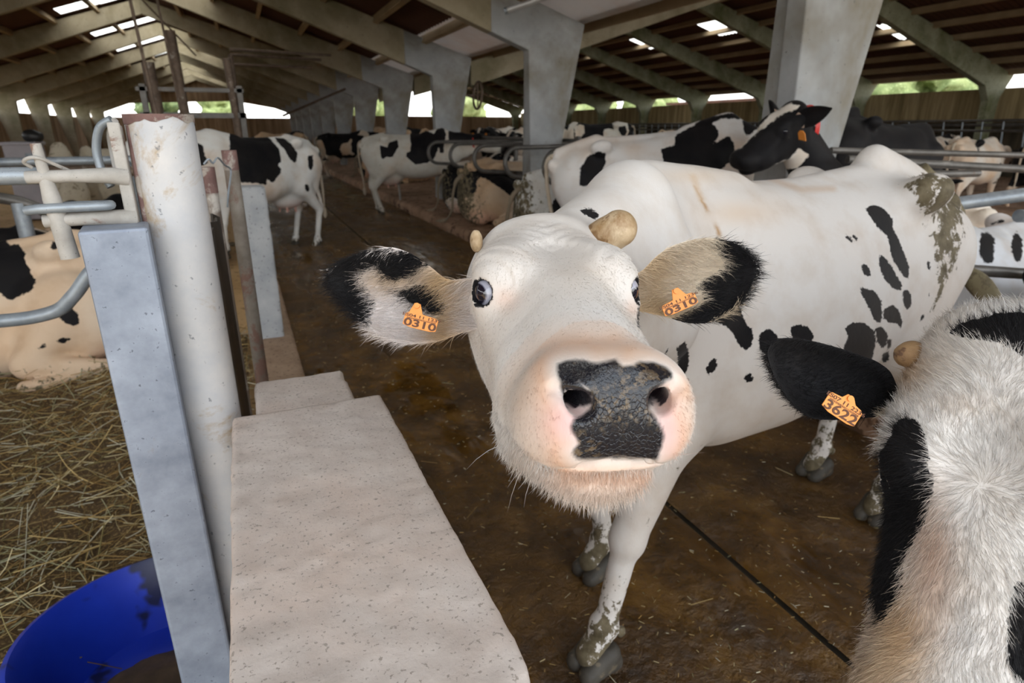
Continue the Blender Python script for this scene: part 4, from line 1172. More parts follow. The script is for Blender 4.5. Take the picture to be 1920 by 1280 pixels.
def build_cow(name_lab, loc, rz, pose='stand', seed=0, frac=.5, D=None, spec=None, res=.027, group=None, tags=True, collar=False, z=0.0, tilt=0.0, ears=True, horn=False, mat=None, tail=True, curl=0, tagcol=True, scale=1.0):
    spec = dict(spec or {}); D = dict(D or {})
    root = empty('cow', (loc[0], loc[1], z), rz, name_lab, 'cow', group); root.scale = (scale,)*3
    fn, hp, hR = cow_sdf(pose, None, D)
    lo = np.array([-1.1, -.75, -.03]); hi = np.array([2.0, .75, 1.95])
    lo = np.minimum(lo, hp-.35); hi = np.maximum(hi, hp+.35); lo[2] = -.03
    v, f = surface(fn, lo, hi, res)
    v = project(fn, v, 2, 4e-3, .02)
    Rz, T = local_cam(loc, rz, z); root.rotation_euler = (0, -tilt, rz); Rz = Rz@rotm('Y', -tilt)
    w = v*scale@Rz.T+T
    nr = grad(fn, v, 5e-3); nr /= np.linalg.norm(nr, axis=1)[:,None]+1e-9
    A = coat(v, w, pose, seed, frac, spec, hp, hR, nr, Rz)
    M = mat or M_hide_far
    mesh_obj('body', v, f, M, root, smooth=True, attrs=A)
    if ears:
        for sd in (-1, 1):
            V, F, S = ear_mesh(hR, hp, sd, D.get('droop', .15), D.get('earback', .3))
            n = len(V); eb = spec.get('ears', 1)
            mesh_obj('ear', V, F, M, root, smooth=True, attrs=dict(col=np.tile((.5, .38, .3), (n, 1)), blk=np.where(S > .1, .1, -.1)*eb, dirt=np.full(n, -1.)))
            e = EYE*[1, sd, 1]
            mb = MB(); vv, ff = uv_sphere(hp+hR@(e+[0, sd*.012, 0]), .020, 10, 7); mb.add(vv, ff).build('eye', M_eye, root, True)
            if tags:
                # small leaf tag hanging on the front of the ear
                k = hp+hR@np.array([-.085, sd*.185, -.015]); fx = hR[:,0]; dn = -hR[:,2]*.9+np.array([0, 0, -.1]); sdv = np.cross(fx, dn); sdv /= np.linalg.norm(sdv)
                q = [k+sdv*.012+fx*.02, k-sdv*.012+fx*.02, k-sdv*.030+dn*.02+fx*.02, k-sdv*.030+dn*.065+fx*.02, k+sdv*.030+dn*.065+fx*.02, k+sdv*.030+dn*.02+fx*.02]
                q2 = [p-fx*.004 for p in q]
                mb = MB(); mb.add(q+q2, [(0,1,2,3,4,5), (11,10,9,8,7,6)]+[(i, i+6, (i+1) % 6+6, (i+1) % 6) for i in range(6)])
                mb.build('ear_tag', M_tagm, root)
    if pose == 'stand':
        feet = D.get('feet', [(.66, .17), (.62, -.17), (-.74, .17), (-.66, -.17)])
        for (fx, fy) in feet: hoof(root, fx, fy)
        teats(root, .55)
    if tail:
        pts, rr = cow_tail(pose, None, curl)
        rr = (rr+[rr[-1]]*40)[:len(pts)]
        n0 = MB().tube(pts, rr, 9)
        nv = len(n0.v)
        t = mesh_obj('tail', n0.v, n0.f, M, root, smooth=True, attrs=dict(col=np.tile((.5, .43, .34) if pose == 'stand' else (.26, .21, .15), (nv, 1)), blk=np.full(nv, spec.get('tailblk', -.1)), dirt=np.full(nv, .3)))
    if collar:
        a = hp+hR@np.array([-.27, 0, -.10])
        ring(root, a, hp+hR@np.array([-.14, 0, -.06]), D.get('collar_r', .155))
    return root, fn, hp, hR
def uv_sphere(c, r, n=16, m=10, sc=(1, 1, 1), R=None):
    V = []; F = []; c = np.array(c, float)
    for i in range(m+1):
        th = PI*i/m
        for k in range(n):
            ph = 2*PI*k/n
            p = np.array([math.sin(th)*math.cos(ph), math.sin(th)*math.sin(ph), math.cos(th)])*r*np.array(sc)
            if R is not None: p = R@p
            V.append(tuple(c+p))
    for i in range(m):
        for k in range(n):
            q = (k+1) % n; F.append((i*n+k, (i+1)*n+k, (i+1)*n+q, i*n+q))
    return V, F
def hoof(root, fx, fy, fine=False, yaw=0.0, sc=1.0):
    s = SDF()
    for k in (-1, 1):
        g = SDF(); g.u(cap((-.015, k*.026, .055), (.045, k*.028, .020), .034, .024))
        g.u(cap((-.035, k*.026, .02), (.05, k*.027, .012), .026, .020), .02)
        s.u(g, .004)
    s.sub(cap((.10, 0, .0), (.02, 0, .11), .006, .004), .004)
    fn = lambda p: np.maximum(s(p), np.maximum(-p[:,2], p[:,2]-.085))
    key = 'hoof_f' if fine else 'hoof_c'
    if key not in _cache:
        v, f = surface(fn, (-.09, -.08, -.01), (.12, .08, .11), .0045 if fine else .011)
        _cache[key] = mesh_obj('hoof', v, f, M_hoof, root, smooth=True); o = _cache[key]
    else:
        o = _cache[key].copy(); COL.objects.link(o); o.parent = root
    o.location = (fx, fy, 0); o.rotation_euler = (0, 0, yaw); o.scale = (sc,)*3
    return o
_cache = {}
M_teat = speckled('pink_teat', (.55, .30, .24), (.65, .38, .30), 8, .6, bumpd=.0005)
def teats(root, z):
    for x in (-.50, -.36):
        for y in (-.07, .07):
            MB().tube([(x, y, z+.03), (x, y, z-.02), (x, y*1.05, z-.055)], [.014, .013, .010], 8).build('teat', M_teat, root, True)
def ring(root, a, b, r, mat=None, w=.018, name='collar', flat=.75, latd=None):
    a = np.array(a); b = np.array(b); ax = (b-a)/np.linalg.norm(b-a)
    up = np.array([0, 0, 1.])-ax*ax[2]; up /= np.linalg.norm(up); lt = np.cross(ax, up)
    V = []; F = []; n = 36
    for k in range(n):
        t = 2*PI*k/n; rd = up*math.cos(t)+lt*math.sin(t)*flat
        c = a+rd*r
        for du, dr in ((-w, 0), (w, 0), (w, .007), (-w, .007)): V.append(c+ax*du+rd*dr)
    for k in range(n):
        q = (k+1) % n
        for j in range(4): F.append((k*4+j, q*4+j, q*4+(j+1) % 4, k*4+(j+1) % 4))
    return MB().add(V, F).build(name, mat or M_collar, root, True)
# ------------------------------------------------------------------ the herd in the background
R_ = math.radians
zc = lambda x0, y0, k: (lambda L: [(x0+x*k, y0+y*k) for x, y in L])
q3, q4, qf, q7c, qh = zc(360, 180, .2344), zc(600, 190, .1797), zc(1080, 180, .2708), zc(1700, 330, .2422), zc(0, 300, .3125)
q5 = zc(780, 230, .1719); q10 = zc(940, 180, .15625)
herd = 'herd standing and lying in the barn'
# 1 standing behind the white post
build_cow('standing cow with a huge black flank patch, seen behind the white pipe post', (.13, 8.78), R_(216), 'stand', 101, .4, dict(pitch=.4, nelev=.45, neck=.6, bell=.0),
          dict(px=[q3([(345,190),(450,200),(600,250),(740,300),(640,305),(600,290),(590,310),(660,380),(700,430),(715,520),(690,550),(720,600),(690,640),(660,690),(625,690),(600,660),(595,710),(560,705),(480,695),(380,690),(355,640),(350,590),(300,500),(300,300),(340,260)]),
                   q3([(660,330),(740,340),(800,390),(845,460),(830,540),(790,510),(740,430),(690,370)]), q3([(925,480),(970,470),(970,560),(950,600),(930,560)]), q3([(900,710),(930,700),(938,750),(925,770),(905,740)]),
                   q3([(40,370),(80,390),(100,450),(130,540),(60,560),(20,450)]), q3([(40,240),(150,195),(140,215),(90,245)]), q3([(150,245),(285,260),(240,280),(180,265)])], rump=.35, base=(.74, .74, .72), tan=.05), tilt=R_(4), group=herd, scale=1.04, curl=.4)
# 2 standing with its forelegs on the stall platform
build_cow('standing cow with big black patches and white hind legs, rump in the alley', (3.16, 12.15), R_(-14), 'stand', 102, .4, dict(pitch=.25, nelev=.15, neck=.6, yaw=-.2),
          dict(px=[q4([(940,270),(1060,215),(1100,250),(1110,300),(1190,340),(1215,290),(1290,270),(1315,350),(1295,440),(1290,540),(1250,540),(1240,470),(1190,600),(1120,640),(1000,660),(900,580),(900,540),(940,520),(950,440),(940,380)]),
                   q4([(1340,190),(1400,180),(1640,180),(1900,200),(1900,420),(1620,430),(1340,430)]), q4([(625,460),(700,480),(720,430),(810,400),(820,470),(760,580),(690,580),(640,610),(630,540)]), q4([(615,660),(635,655),(630,680)])], rump=.5, base=(.66, .64, .58), tan=.15),
          tilt=R_(5), group=herd, scale=1.04, collar=True)
build_cow('spotted dirty rumped cow standing farther down the alley, left of the big patched one', (3.4, 21.9), R_(-14), 'stand', 33, .52, dict(pitch=.3, nelev=.2), dict(rump=.7, base=(.60, .55, .46), tan=.4), tilt=R_(5), group=herd)
build_cow('pale brown cow standing at the stall line behind the spotted dirty rumped one', (5.6, 25.0), R_(-20), 'stand', 64, .35, dict(pitch=.3, nelev=.3), dict(rump=.6, base=(.50, .40, .30), tan=.7), z=.15, group=herd, res=.035)
build_cow('brownish dirty cow standing far off in the middle of the alley', (1.2, 20.5), R_(140), 'stand', 71, .4, dict(pitch=.6, nelev=.0), dict(rump=.7, base=(.45, .34, .22), tan=.8), group=herd, res=.035)
build_cow('dark cow standing far down the alley beside the kerb', (2.2, 26.5), R_(80), 'stand', 72, .8, dict(pitch=.5, nelev=.1), dict(rump=.5, tan=.7, base=(.4, .3, .2)), group=herd, res=.035)
# behind the columns
build_cow('cow with a white streaked face looking this way between the two middle columns', (6.8, 14.6), R_(222), 'stand', 75, .62, dict(pitch=.45, nelev=.25), dict(face='black', rump=.3, tan=.3), z=.15, group=herd)
build_cow('white faced cow with black cheeks standing close left of the near middle column', (7.3, 18.0), R_(215), 'stand', 77, .6, dict(pitch=.3, nelev=.35, yaw=.4), dict(face='black', tan=.2), z=.15, group=herd)
build_cow('broadside black cow with white belly and tail, far side of the near middle column', (9.3, 15.7), R_(152), 'stand', 80, .65, dict(pitch=.5, nelev=.05),
          dict(px=[q10([(900,260),(1000,240),(1230,260),(1320,280),(1350,400),(1280,390),(1230,400),(1225,480),(1170,520),(1000,530),(950,500),(1000,440),(990,350),(940,340),(880,360),(890,500),(960,510),(900,540),(870,500),(870,380),(920,330)]),
                   q10([(725,260),(790,270),(820,330),(795,410),(720,370)]), q10([(1410,370),(1490,355),(1510,430),(1480,490),(1440,470),(1400,400)]), q10([(1510,300),(1560,310),(1595,370),(1580,500),(1540,540),(1500,500),(1530,420)])], rump=.35, base=(.66, .64, .58)), z=.15, group=herd, scale=1.08)
build_cow('dirty tan cow standing far off right of the broadside black cow', (11.9, 14.2), R_(160), 'stand', 84, .3, dict(), dict(base=(.6, .5, .38), tan=.6), z=.15, group=herd, res=.035)
# lying in the stalls, rumps to the alley
build_cow('lying cow with dark saddle and tan dirty thigh, rump towards the alley kerb', (4.08, 9.36), R_(9), 'lie', 90, .5, dict(side=-1, nelev=.5, pitch=.2),
          dict(side=-1, px=[q5([(580,530),(740,510),(900,510),(1100,560),(1300,600),(1500,620),(1180,700),(1100,800),(1060,860),(1020,790),(900,700),(780,620),(700,590),(660,640),(660,740),(600,800),(520,820),(500,880),(560,900),(580,930),(500,940),(430,880),(370,860),(340,760),(430,690)])], rump=.75, base=(.58, .50, .40), tan=.55), z=.13, group=herd, curl=.3, scale=1.12)
build_cow('white lying cow with dirty rump, one stall beyond the tan thighed one', (4.15, 10.62), R_(0), 'lie', 91, .45, dict(side=-1, nelev=.5), dict(side=-1, rump=.6, base=(.66, .62, .55), tan=.35), z=.13, group=herd)
build_cow('lying cow with bluish white dirty rump just above the white cow\'s forehead', (4.05, 7.08), R_(6), 'lie', 92, .5, dict(side=-1, nelev=.5),
          dict(side=-1, px=[q5([(1600,740),(1700,720),(1800,700),(1800,800),(1700,900),(1640,990),(1440,1000),(1500,850)]), q5([(1090,940),(1180,930),(1180,1010),(1090,1020)])], rump=.75, base=(.60, .60, .58), tan=.3), z=.13, group=herd, scale=1.1)
build_cow('tan backed dark cow lying in the second row, behind the loop dividers', (7.7, 9.7), R_(176), 'lie', 93, .62, dict(nelev=.5, yaw=.6), dict(base=(.66, .50, .38), tan=.7), z=.2, group=herd)
build_cow('lying cow with a black and white face looking out between the loop dividers', (5.7, 12.1), R_(208), 'lie', 94, .55, dict(nelev=.55, pitch=.2), dict(face='black', tan=.3), z=.15, group=herd)
build_cow('tan lying cow at the kerb in front of the far spotted cow', (4.2, 17.4), R_(10), 'lie', 95, .35, dict(side=-1, nelev=.4), dict(side=-1, base=(.62, .42, .27), tan=.9), z=.13, group=herd)
build_cow('brown lying cow at the kerb farther down, under the far spotted cow\'s belly', (4.2, 19.5), R_(0), 'lie', 96, .4, dict(side=-1), dict(side=-1, base=(.55, .38, .25), tan=.9), z=.13, group=herd, res=.035)
build_cow('pure black lying cow behind the loops, left of the standing patched rump', (7.3, 7.5), R_(190), 'lie', 97, .9, dict(nelev=.45), dict(allblack=True), z=.18, group=herd)
# 13 black and white back behind the white cow
build_cow('standing cow with black back and white map shaped patch behind the white cow', (3.68, 4.75), R_(-30), 'stand', 110, .5, dict(pitch=.9, nelev=-.25, neck=.5),
          dict(px=[qf([(690,270),(820,200),(880,150),(1000,130),(1150,105),(1152,160),(1000,155),(940,190),(990,240),(980,290),(940,330),(1000,310),(1060,270),(1090,330),(1110,400),(1060,460),(900,600),(620,560),(600,420),(585,370),(640,350),(690,340)]),
                   qf([(1160,130),(1220,120),(1310,160),(1290,210),(1180,280),(1160,230),(1150,180)]), qf([(20,620),(30,500),(80,420),(150,385),(210,400),(200,470),(190,500),(150,560),(80,620)])], rump=.25, base=(.74, .72, .70), tan=.15), z=.06, tilt=R_(10), scale=1.06, group=herd, res=.02)
# 14 black head with white blaze and red collar
fG = -CR*.86-CU*.50-CF*.10; fG /= np.linalg.norm(fG); u0 = CU*.86-CR*.5; u0 -= fG*(u0@fG); u0 /= np.linalg.norm(u0); l0 = np.cross(u0, fG)
a_ = R_(32); uG = u0*math.cos(a_)-CF*math.sin(a_); uG -= fG*(uG@fG); uG /= np.linalg.norm(uG); lG = np.cross(uG, fG)
HG = np.stack([fG, lG, uG], 1); PG = from_px(1447, 243, 4.0)
RzG, TG = local_cam((4.78, 3.18), R_(180), .13)
build_cow('black cow with a long white blaze and red collar, head above the white back', (4.78, 3.18), R_(180), 'lie', 120, .9, dict(head=((PG-TG)@RzG, RzG.T@HG), side=-1, collar_r=.118, droop=-.25, earback=.55),
          dict(px=[[(1300,150),(1700,150),(1700,420),(1300,420)]], pxw=[qf([(1040,380),(1040,345),(1120,310),(1180,280),(1290,190),(1340,130),(1420,80),(1480,50),(1545,70),(1500,100),(1440,120),(1340,190),(1250,260),(1200,300),(1150,360),(1080,385)]),
               qf([(1380,470),(1480,430),(1550,360),(1610,410),(1540,500),(1400,510)])], tan=.1, base=(.78, .73, .66)), z=.13, group=herd, res=.016, collar=True, horn=True)
# 15 black hump
build_cow('large all black cow whose back rises behind the rails at the right', (6.15, 4.75), R_(0), 'stand', 130, .9, dict(pitch=1.0, nelev=-.5, neck=.5, sacrum=.05), dict(allblack=True), z=.22, tilt=R_(-5), group=herd, res=.022)
build_cow('white and tan cow standing beyond the black hump near the feed fence', (12.6, 7.6), R_(10), 'stand', 131, .3, dict(pitch=.6, nelev=.1), dict(rump=.2, tan=.4), z=-.05, group=herd)
build_cow('white backed cow behind the white and tan one near the feed fence', (14.8, 9.8), R_(190), 'stand', 132, .45, dict(pitch=.5, nelev=.1), dict(rump=.2, tan=.2), z=-.02, group=herd)
build_cow('black and brown cow at the right edge beside the feed fence', (14.2, 7.0), R_(-10), 'stand', 133, .8, dict(pitch=.8, nelev=-.2), dict(tan=.6), z=-.1, group=herd)
# 18, 19 at the right edge
build_cow('lying white cow with upright black oval patches at the right edge', (4.30, 2.36), R_(182), 'lie', 140, .3, dict(side=1, nelev=.3),
          dict(px=[q7c(p) for p in ([(575,440),(640,435),(680,480),(680,560),(670,680),(600,670),(560,590),(570,500)], [(850,425),(890,480),(905,600),(870,670),(830,630),(810,550),(820,470)], [(390,560),(410,490),(450,485),(450,520),(400,560)], [(430,650),(460,605),(520,660)], [(620,380),(750,330),(755,355),(640,385)])], rump=0, base=(.74, .76, .80), tan=.05), z=.16, group=herd, res=.02)
build_cow('lying cow with black back and cream tan side, right edge, behind the tail', (3.92, 1.45), R_(2), 'lie', 141, .5, dict(side=-1, nelev=.3),
          dict(px=[q7c([(560,760),(700,700),(1000,560),(1000,1000),(900,1010),(850,980),(830,930),(760,935),(690,900),(640,850)])], rump=0, base=(.72, .60, .46), tan=.5), z=.10, group=herd, res=.02)
# left pen
build_cow('cream lying cow with black side patch on the hay at the left edge', (-1.62, 4.80), R_(186), 'lie', 150, .3, dict(side=1, nelev=.4),
          dict(px=[qh(p) for p in ([(-200,480),(0,480),(30,475),(60,510),(120,510),(150,560),(160,620),(190,680),(215,720),(190,790),(120,810),(70,845),(40,830),(0,800),(-200,800)], [(305,510),(320,485),(350,495),(355,520),(330,540),(305,525)], [(430,770),(445,735),(455,760),(440,790)], [(465,775),(485,800),(470,815)],
               [(235,925),(265,920),(290,940),(270,970),(240,945)], [(340,910),(350,870),(410,865),(465,920),(470,985),(430,995),(390,970),(375,960),(345,950)], [(335,1085),(380,1065),(425,1075),(380,1095)], [(220,1130),(270,1100),(285,1115),(240,1140)], [(548,690),(570,690),(580,750),(560,745)])],
               rump=0, dirt0=-.9, base=(.74, .60, .46), tan=.35), z=.05, group=herd, res=.016)
build_cow('black cow with a white poll, head behind the cream cow under the dark hoop', (-3.05, 6.25), R_(6), 'lie', 151, .85, dict(nelev=.25, pitch=.3), dict(face='black', tan=.3), z=0, group=herd)
build_cow('black headed cow lying just left of the hinge bracket', (-1.0, 8.5), R_(243), 'lie', 152, .8, dict(nelev=.4, pitch=.3), dict(face='black', tan=.5), z=0, group=herd)
# ================================================================== THE WHITE COW IN FRONT
MAIN_XY = (1.61, 1.525); MAIN_RZ = R_(188)
Rz, T = local_cam(MAIN_XY, MAIN_RZ)
HR_W = np.array([[-.3061, .9498, .0645], [-.9494, -.3096, .0532], [.0705, -.0450, .9965]])
HP_W = np.array([.4053, .7481, 1.3578])
U_, _, Vt = np.linalg.svd(HR_W); HR_W = U_@Vt
_piv = HP_W+HR_W@np.array([.29, 0, -.06]); HR_W = HR_W@rotm('Z', math.radians(2.2)); HR_W = HR_W@rotm('X', math.radians(1.6))@rotm('Y', math.radians(-1.6)); HP_W = _piv-HR_W@np.array([.29, 0, -.06])
hpL = (HP_W-T)@Rz; hRL = Rz.T@HR_W
hd_fn = head_sdf(True)
wl = lambda p: tuple((np.array(p)-T)@Rz)
Dm = dict(feet=[tuple(wl((.815, 1.245, 0))[:2]), tuple(wl((1.03, 1.61, 0))[:2]), tuple(wl((2.30, 1.44, 0))[:2]), tuple(wl((2.35, 1.80, 0))[:2])],
          head=(hpL, hRL), sacrum=.045, tup=.03, bell=-.03, rshort=.045, neckmid=(wl((.78, 1.17, 1.395)), wl((.84, 1.14, 1.15))))
fn, hp, hR = cow_sdf('stand', hd_fn, Dm)
lo = np.array([-1.1, -.75, -.03]); hi = np.array([1.3, .75, 1.7])
lo = np.minimum(lo, hp-.38); hi = np.maximum(hi, hp+.38); lo[2] = -.03
v, f = surface(fn, lo, hi, .012)
v = project(fn, v, 2, 2e-3, .01)
def refine(v, f, region, fn, times=1, e=1.2e-3):
    import bmesh
    for _ in range(times):
        bm = bmesh.new(); me = bpy.data.meshes.new('tmp')
        me.vertices.add(len(v)); me.vertices.foreach_set('co', np.asarray(v, np.float32).ravel())
        k = f.shape[1]; me.loops.add(f.size); me.loops.foreach_set('vertex_index', f.astype(np.int32).ravel())
        me.polygons.add(len(f)); me.polygons.foreach_set('loop_start', np.arange(0, f.size, k, dtype=np.int32)); me.polygons.foreach_set('loop_total', np.full(len(f), k, dtype=np.int32))
        me.update(calc_edges=True)
        bm.from_mesh(me); bm.verts.ensure_lookup_table()
        sel = region(v)
        ed = [e_ for e_ in bm.edges if sel[e_.verts[0].index] and sel[e_.verts[1].index]]
        bmesh.ops.subdivide_edges(bm, edges=ed, cuts=1, use_grid_fill=True)
        bmesh.ops.triangulate(bm, faces=bm.faces)
        bm.to_mesh(me); bm.free()
        v = np.empty(len(me.vertices)*3, np.float32); me.vertices.foreach_get('co', v); v = v.reshape(-1, 3).astype(float)
        ff = np.empty(len(me.polygons)*3, np.int32); me.polygons.foreach_get('vertices', ff); f = ff.reshape(-1, 3)
        bpy.data.meshes.remove(me)
        s2 = region(v); v[s2] = project(fn, v[s2], 2, e, .004)
    return v, f
hl = lambda p: (p-hp)@hR
v, f = refine(v, f, lambda p: (np.linalg.norm((hl(p)-[.02, 0, -.06])/[.36, .2, .22], axis=1) < 1), fn, 1)
v, f = refine(v, f, lambda p: (np.linalg.norm((hl(p)-[.27, 0, -.09])/[.12, .13, .12], axis=1) < 1) | (np.linalg.norm((np.abs(hl(p))*[0, 1, 0]+hl(p)*[1, 0, 1]-[0, .095, 0])/[.06, .05, .05], axis=1) < 1), fn, 1)
w = v@Rz.T+T
root = empty('cow', (*MAIN_XY, 0), MAIN_RZ, 'big white cow with small black spots pushing its nose at the viewer, ear tags 0310', 'cow')
nr = grad(fn, v, 2e-3); nr /= np.linalg.norm(nr, axis=1)[:,None]+1e-9
z4 = lambda L: [(600+x*.4375, 380+y*.4375) for x, y in L]
z8 = lambda L: [(1160+x*.3985, 180+y*.3984) for x, y in L]
SPOTS = [z8(p) for p in (
 [(1160,530),(1200,510),(1250,530),(1290,580),(1290,620),(1320,680),(1340,730),(1368,800),(1362,860),(1340,850),(1310,800),(1285,760),(1265,660),(1220,620),(1185,570)],
 [(1225,745),(1250,755),(1285,800),(1310,850),(1335,890),(1325,915),(1290,905),(1250,860),(1225,800)],
 [(1145,785),(1170,795),(1188,830),(1182,850),(1160,845),(1142,810)], [(1065,650),(1085,660),(1105,685),(1095,690),(1070,670)],
 [(1095,648),(1115,655),(1128,675),(1118,682),(1100,665)], [(1135,895),(1160,905),(1200,915),(1235,960),(1240,1050),(1225,1070),(1200,1050),(1180,1000),(1140,930)],
 [(1335,920),(1360,908),(1378,940),(1376,990),(1355,1008),(1338,970)], [(1245,1005),(1290,980),(1320,1010),(1335,1060),(1330,1098),(1310,1070),(1270,1065),(1245,1040)],
 [(1065,1090),(1100,1065),(1150,1065),(1200,1100),(1210,1160),(1190,1250),(1130,1255),(1085,1235),(1055,1190),(1080,1140)], [(1205,1090),(1240,1085),(1268,1120),(1260,1170),(1240,1190),(1215,1150)],
 [(1262,1145),(1285,1145),(1282,1180),(1265,1190)], [(1240,1215),(1270,1200),(1275,1235),(1250,1260),(1238,1240)], [(1450,770),(1465,785),(1467,825),(1452,810)], [(1453,915),(1463,930),(1458,952)],
 [(1420,1040),(1437,1020),(1437,1045),(1418,1070)], [(810,1085),(850,1075),(890,1085),(920,1130),(900,1185),(830,1165),(808,1115)],
 [(670,1110),(710,1095),(745,1125),(750,1160),(720,1200),(690,1215),(662,1190),(660,1140)], [(455,1060),(480,980),(560,970),(600,1070),(630,1100),(632,1160),(605,1198),(570,1180),(540,1120),(500,1080)])]
SPOTS += [z4(p) for p in ([(1530,620),(1565,590),(1580,640),(1580,700),(1560,745),(1535,720)], [(1525,770),(1580,750),(1582,930),(1560,935),(1545,850),(1525,810)], [(1650,715),(1685,662),(1705,680),(1700,710),(1665,738)],
 [(1815,745),(1838,728),(1860,745),(1850,768),(1820,768)], [(1475,650),(1490,612),(1494,630),(1480,655)], [(1110,30),(1150,20),(1185,38),(1195,65),(1170,70),(1130,48)])]
FACE_MARK = z4([(1368,440),(1382,460),(1382,510),(1368,545),(1356,500)])
PAD = z4([(1020,690),(1060,678),(1130,675),(1180,690),(1230,680),(1265,672),(1300,700),(1345,695),(1370,680),(1430,680),(1480,700),(1510,730),(1512,752),(1480,768),(1450,790),(1425,815),(1412,850),(1415,890),(1440,920),(1465,960),(1478,1000),(1465,1040),(1455,1070),(1445,1102),(1350,1095),(1250,1092),(1150,1096),(1098,1092),(1085,1065),(1110,1030),(1085,990),(1075,960),(1090,930),(1130,910),(1160,885),(1168,850),(1150,800),(1105,765),(1060,770),(1040,800),(1026,760),(1018,720)])
NOST = z4([(1040,780),(1075,770),(1110,780),(1150,815),(1160,850),(1130,862),(1090,858),(1060,840),(1045,810)])
NOST2 = z4([(1425,820),(1450,795),(1470,790),(1455,830),(1430,850),(1418,845)])
MUCK = z8([(1340,400),(1480,330),(1600,390),(1635,480),(1625,700),(1570,860),(1480,1060),(1420,1130),(1500,870),(1475,700),(1440,560),(1380,470),(1340,440)])
px, zz = to_px(w)
nw = nr@Rz.T; view = CC-w; view /= np.linalg.norm(view, axis=1)[:,None]
facing = (nw*view).sum(1) > -.05
H_ = hl(v); onhead = (np.linalg.norm((H_-[.05, 0, -.06])/[.32, .17, .2], axis=1) < 1)
fronthead = onhead & facing
n = len(v); fsm = np.clip(((nw*view).sum(1)+.05)/.40, 0, 1)
def sdp(poly, mask=None):
    out = np.full(n, -1.0)
    idx = np.where(facing if mask is None else mask)[0]
    out[idx] = poly_sd(px[idx], poly)*zz[idx]/FPX
    return out
blk = np.full(n, -.06)
bodymask = facing & ~onhead
for p_ in SPOTS: blk = np.maximum(blk, sdp(p_, bodymask))
far = v[:,1] < -.12
blk = np.where(far & ~onhead & ~facing, (vnoise(v, 5, 4, 3)-.62)*.4, blk)
blk = np.maximum(blk, sdp(FACE_MARK, fronthead))
# whites, creams and warm tones of the hide
t = np.clip((vnoise(v, 3.5, 7, 3)-.45)*1.6, 0, 1)
col = np.array((.72, .69, .66))*(1-t[:,None]*.30)+np.array((.74, .56, .40))*t[:,None]*.30
def tint(mask, c, a):
    global col
    m = (np.clip(mask, 0, 1)*a*np.where(onhead, fsm, 1))[:,None]; col = col*(1-m)+np.array(c)*m
pad = sdp(PAD, fronthead & (H_[:,0] > .19)); nost = sdp(NOST, fronthead & (H_[:,0] > .15)); nost2 = sdp(NOST2, fronthead & (H_[:,0] > .15)); pad = np.maximum(pad, nost+.0025)
nz = vnoise(v, 60, 9, 3)-.5
tint(np.where(H_[:,0] > .1, 1-np.abs(pad+.018)/.020, 0), (.74, .42, .25), .75)
tint(np.where((H_[:,0] > .12), 1-np.abs(pad+.040)/.045, 0), (.72, .50, .36), .50)
side = np.exp(-(((px[:,0]-1062)/48)**2+((px[:,1]-790)/46)**2))*fronthead; tint(side, (.72, .45, .44), .75)
side = np.exp(-(((px[:,0]-1252)/26)**2+((px[:,1]-800)/60)**2))*fronthead; tint(side, (.72, .45, .44), .75)
for ex, ey, sx, sy, a_ in ((948, 560, 26, 22, .45), (1185, 580, 14, 22, .4)): tint(np.exp(-(((px[:,0]-ex)/sx)**2+((px[:,1]-ey)/sy)**2))*fronthead, (.72, .46, .34), a_)
tint(np.exp(-(((px[:,0]-1180)/90)**2+((px[:,1]-655)/26)**2))*fronthead, (.74, .48, .32), .4)
tint(np.exp(-(((px[:,0]-1075)/55)**2+((px[:,1]-515)/55)**2))*fronthead, (.66, .54, .42), .30)
tint(np.exp(-(((px[:,0]-955)/45)**2+((px[:,1]-868)/22)**2))*fronthead, (.42, .30, .18), .4)
tint(np.clip((-.13-H_[:,2])/.05, 0, 1)*onhead*(H_[:,0] > .05), (.70, .58, .48), .08)
# black rims round the eyes
ring_ = np.full(n, 9.)
for sg in (-1, 1):
    e = EYE*[1, sg, 1]; d = EYE_D*[1, sg, 1]; d = d/np.linalg.norm(d); t1 = np.cross((0, 0, 1.0), d); t1 /= np.linalg.norm(t1); t2 = np.cross(d, t1)
    q = H_-e; dd = np.sqrt(((q@t1)/.0235)**2+((q@t2)/.0185)**2); dd = np.where((q@d > .0) & (np.linalg.norm(q, axis=1) < .06), dd, 9); ring_ = np.minimum(ring_, dd)
blk = np.maximum(blk, np.where(ring_ < 3, (1.10-ring_)*.02, -1))
# crease on the shoulder and stains along the back
def pline(pts, wd, mask):
    P_ = np.full(n, 9.); idx = np.where(mask)[0]; Q = px[idx]; o = np.full(len(idx), 1e9)
    pts = np.array(pts, float)
    for a, b in zip(pts[:-1], pts[1:]):
        e = b-a; t_ = np.clip(((Q-a)@e)/(e@e), 0, 1); o = np.minimum(o, np.linalg.norm(Q-a-t_[:,None]*e, axis=1))
    P_[idx] = o/wd; return np.clip(1.3-P_, 0, 1)
tint(pline(z8([(350,420),(395,500),(425,545),(450,600),(480,660)]), 2.0, bodymask), (.40, .22, .07), .9)
tint(pline(z8([(350,380),(390,490)]), 7, bodymask), (.60, .40, .22), .5)
tint(np.exp(-(((px[:,0]-1390)/70)**2+((px[:,1]-400)/24)**2))*bodymask, (.66, .48, .32), .5)
tint(np.exp(-(((px[:,0]-1300)/60)**2+((px[:,1]-330)/16)**2))*bodymask, (.64, .50, .36), .5)
tint(pline(z8([(690,380),(860,440),(1010,435)]), 7, bodymask), (.62, .44, .30), .5)
dirt = np.full(n, -.9)
muck = sdp(MUCK, bodymask); dirt = np.maximum(dirt, np.clip(muck*16+.40, -.9, .76))
dirt = np.maximum(dirt, np.where(~onhead, .92-np.clip(v[:,2], 0, 2)*1.7, -1))
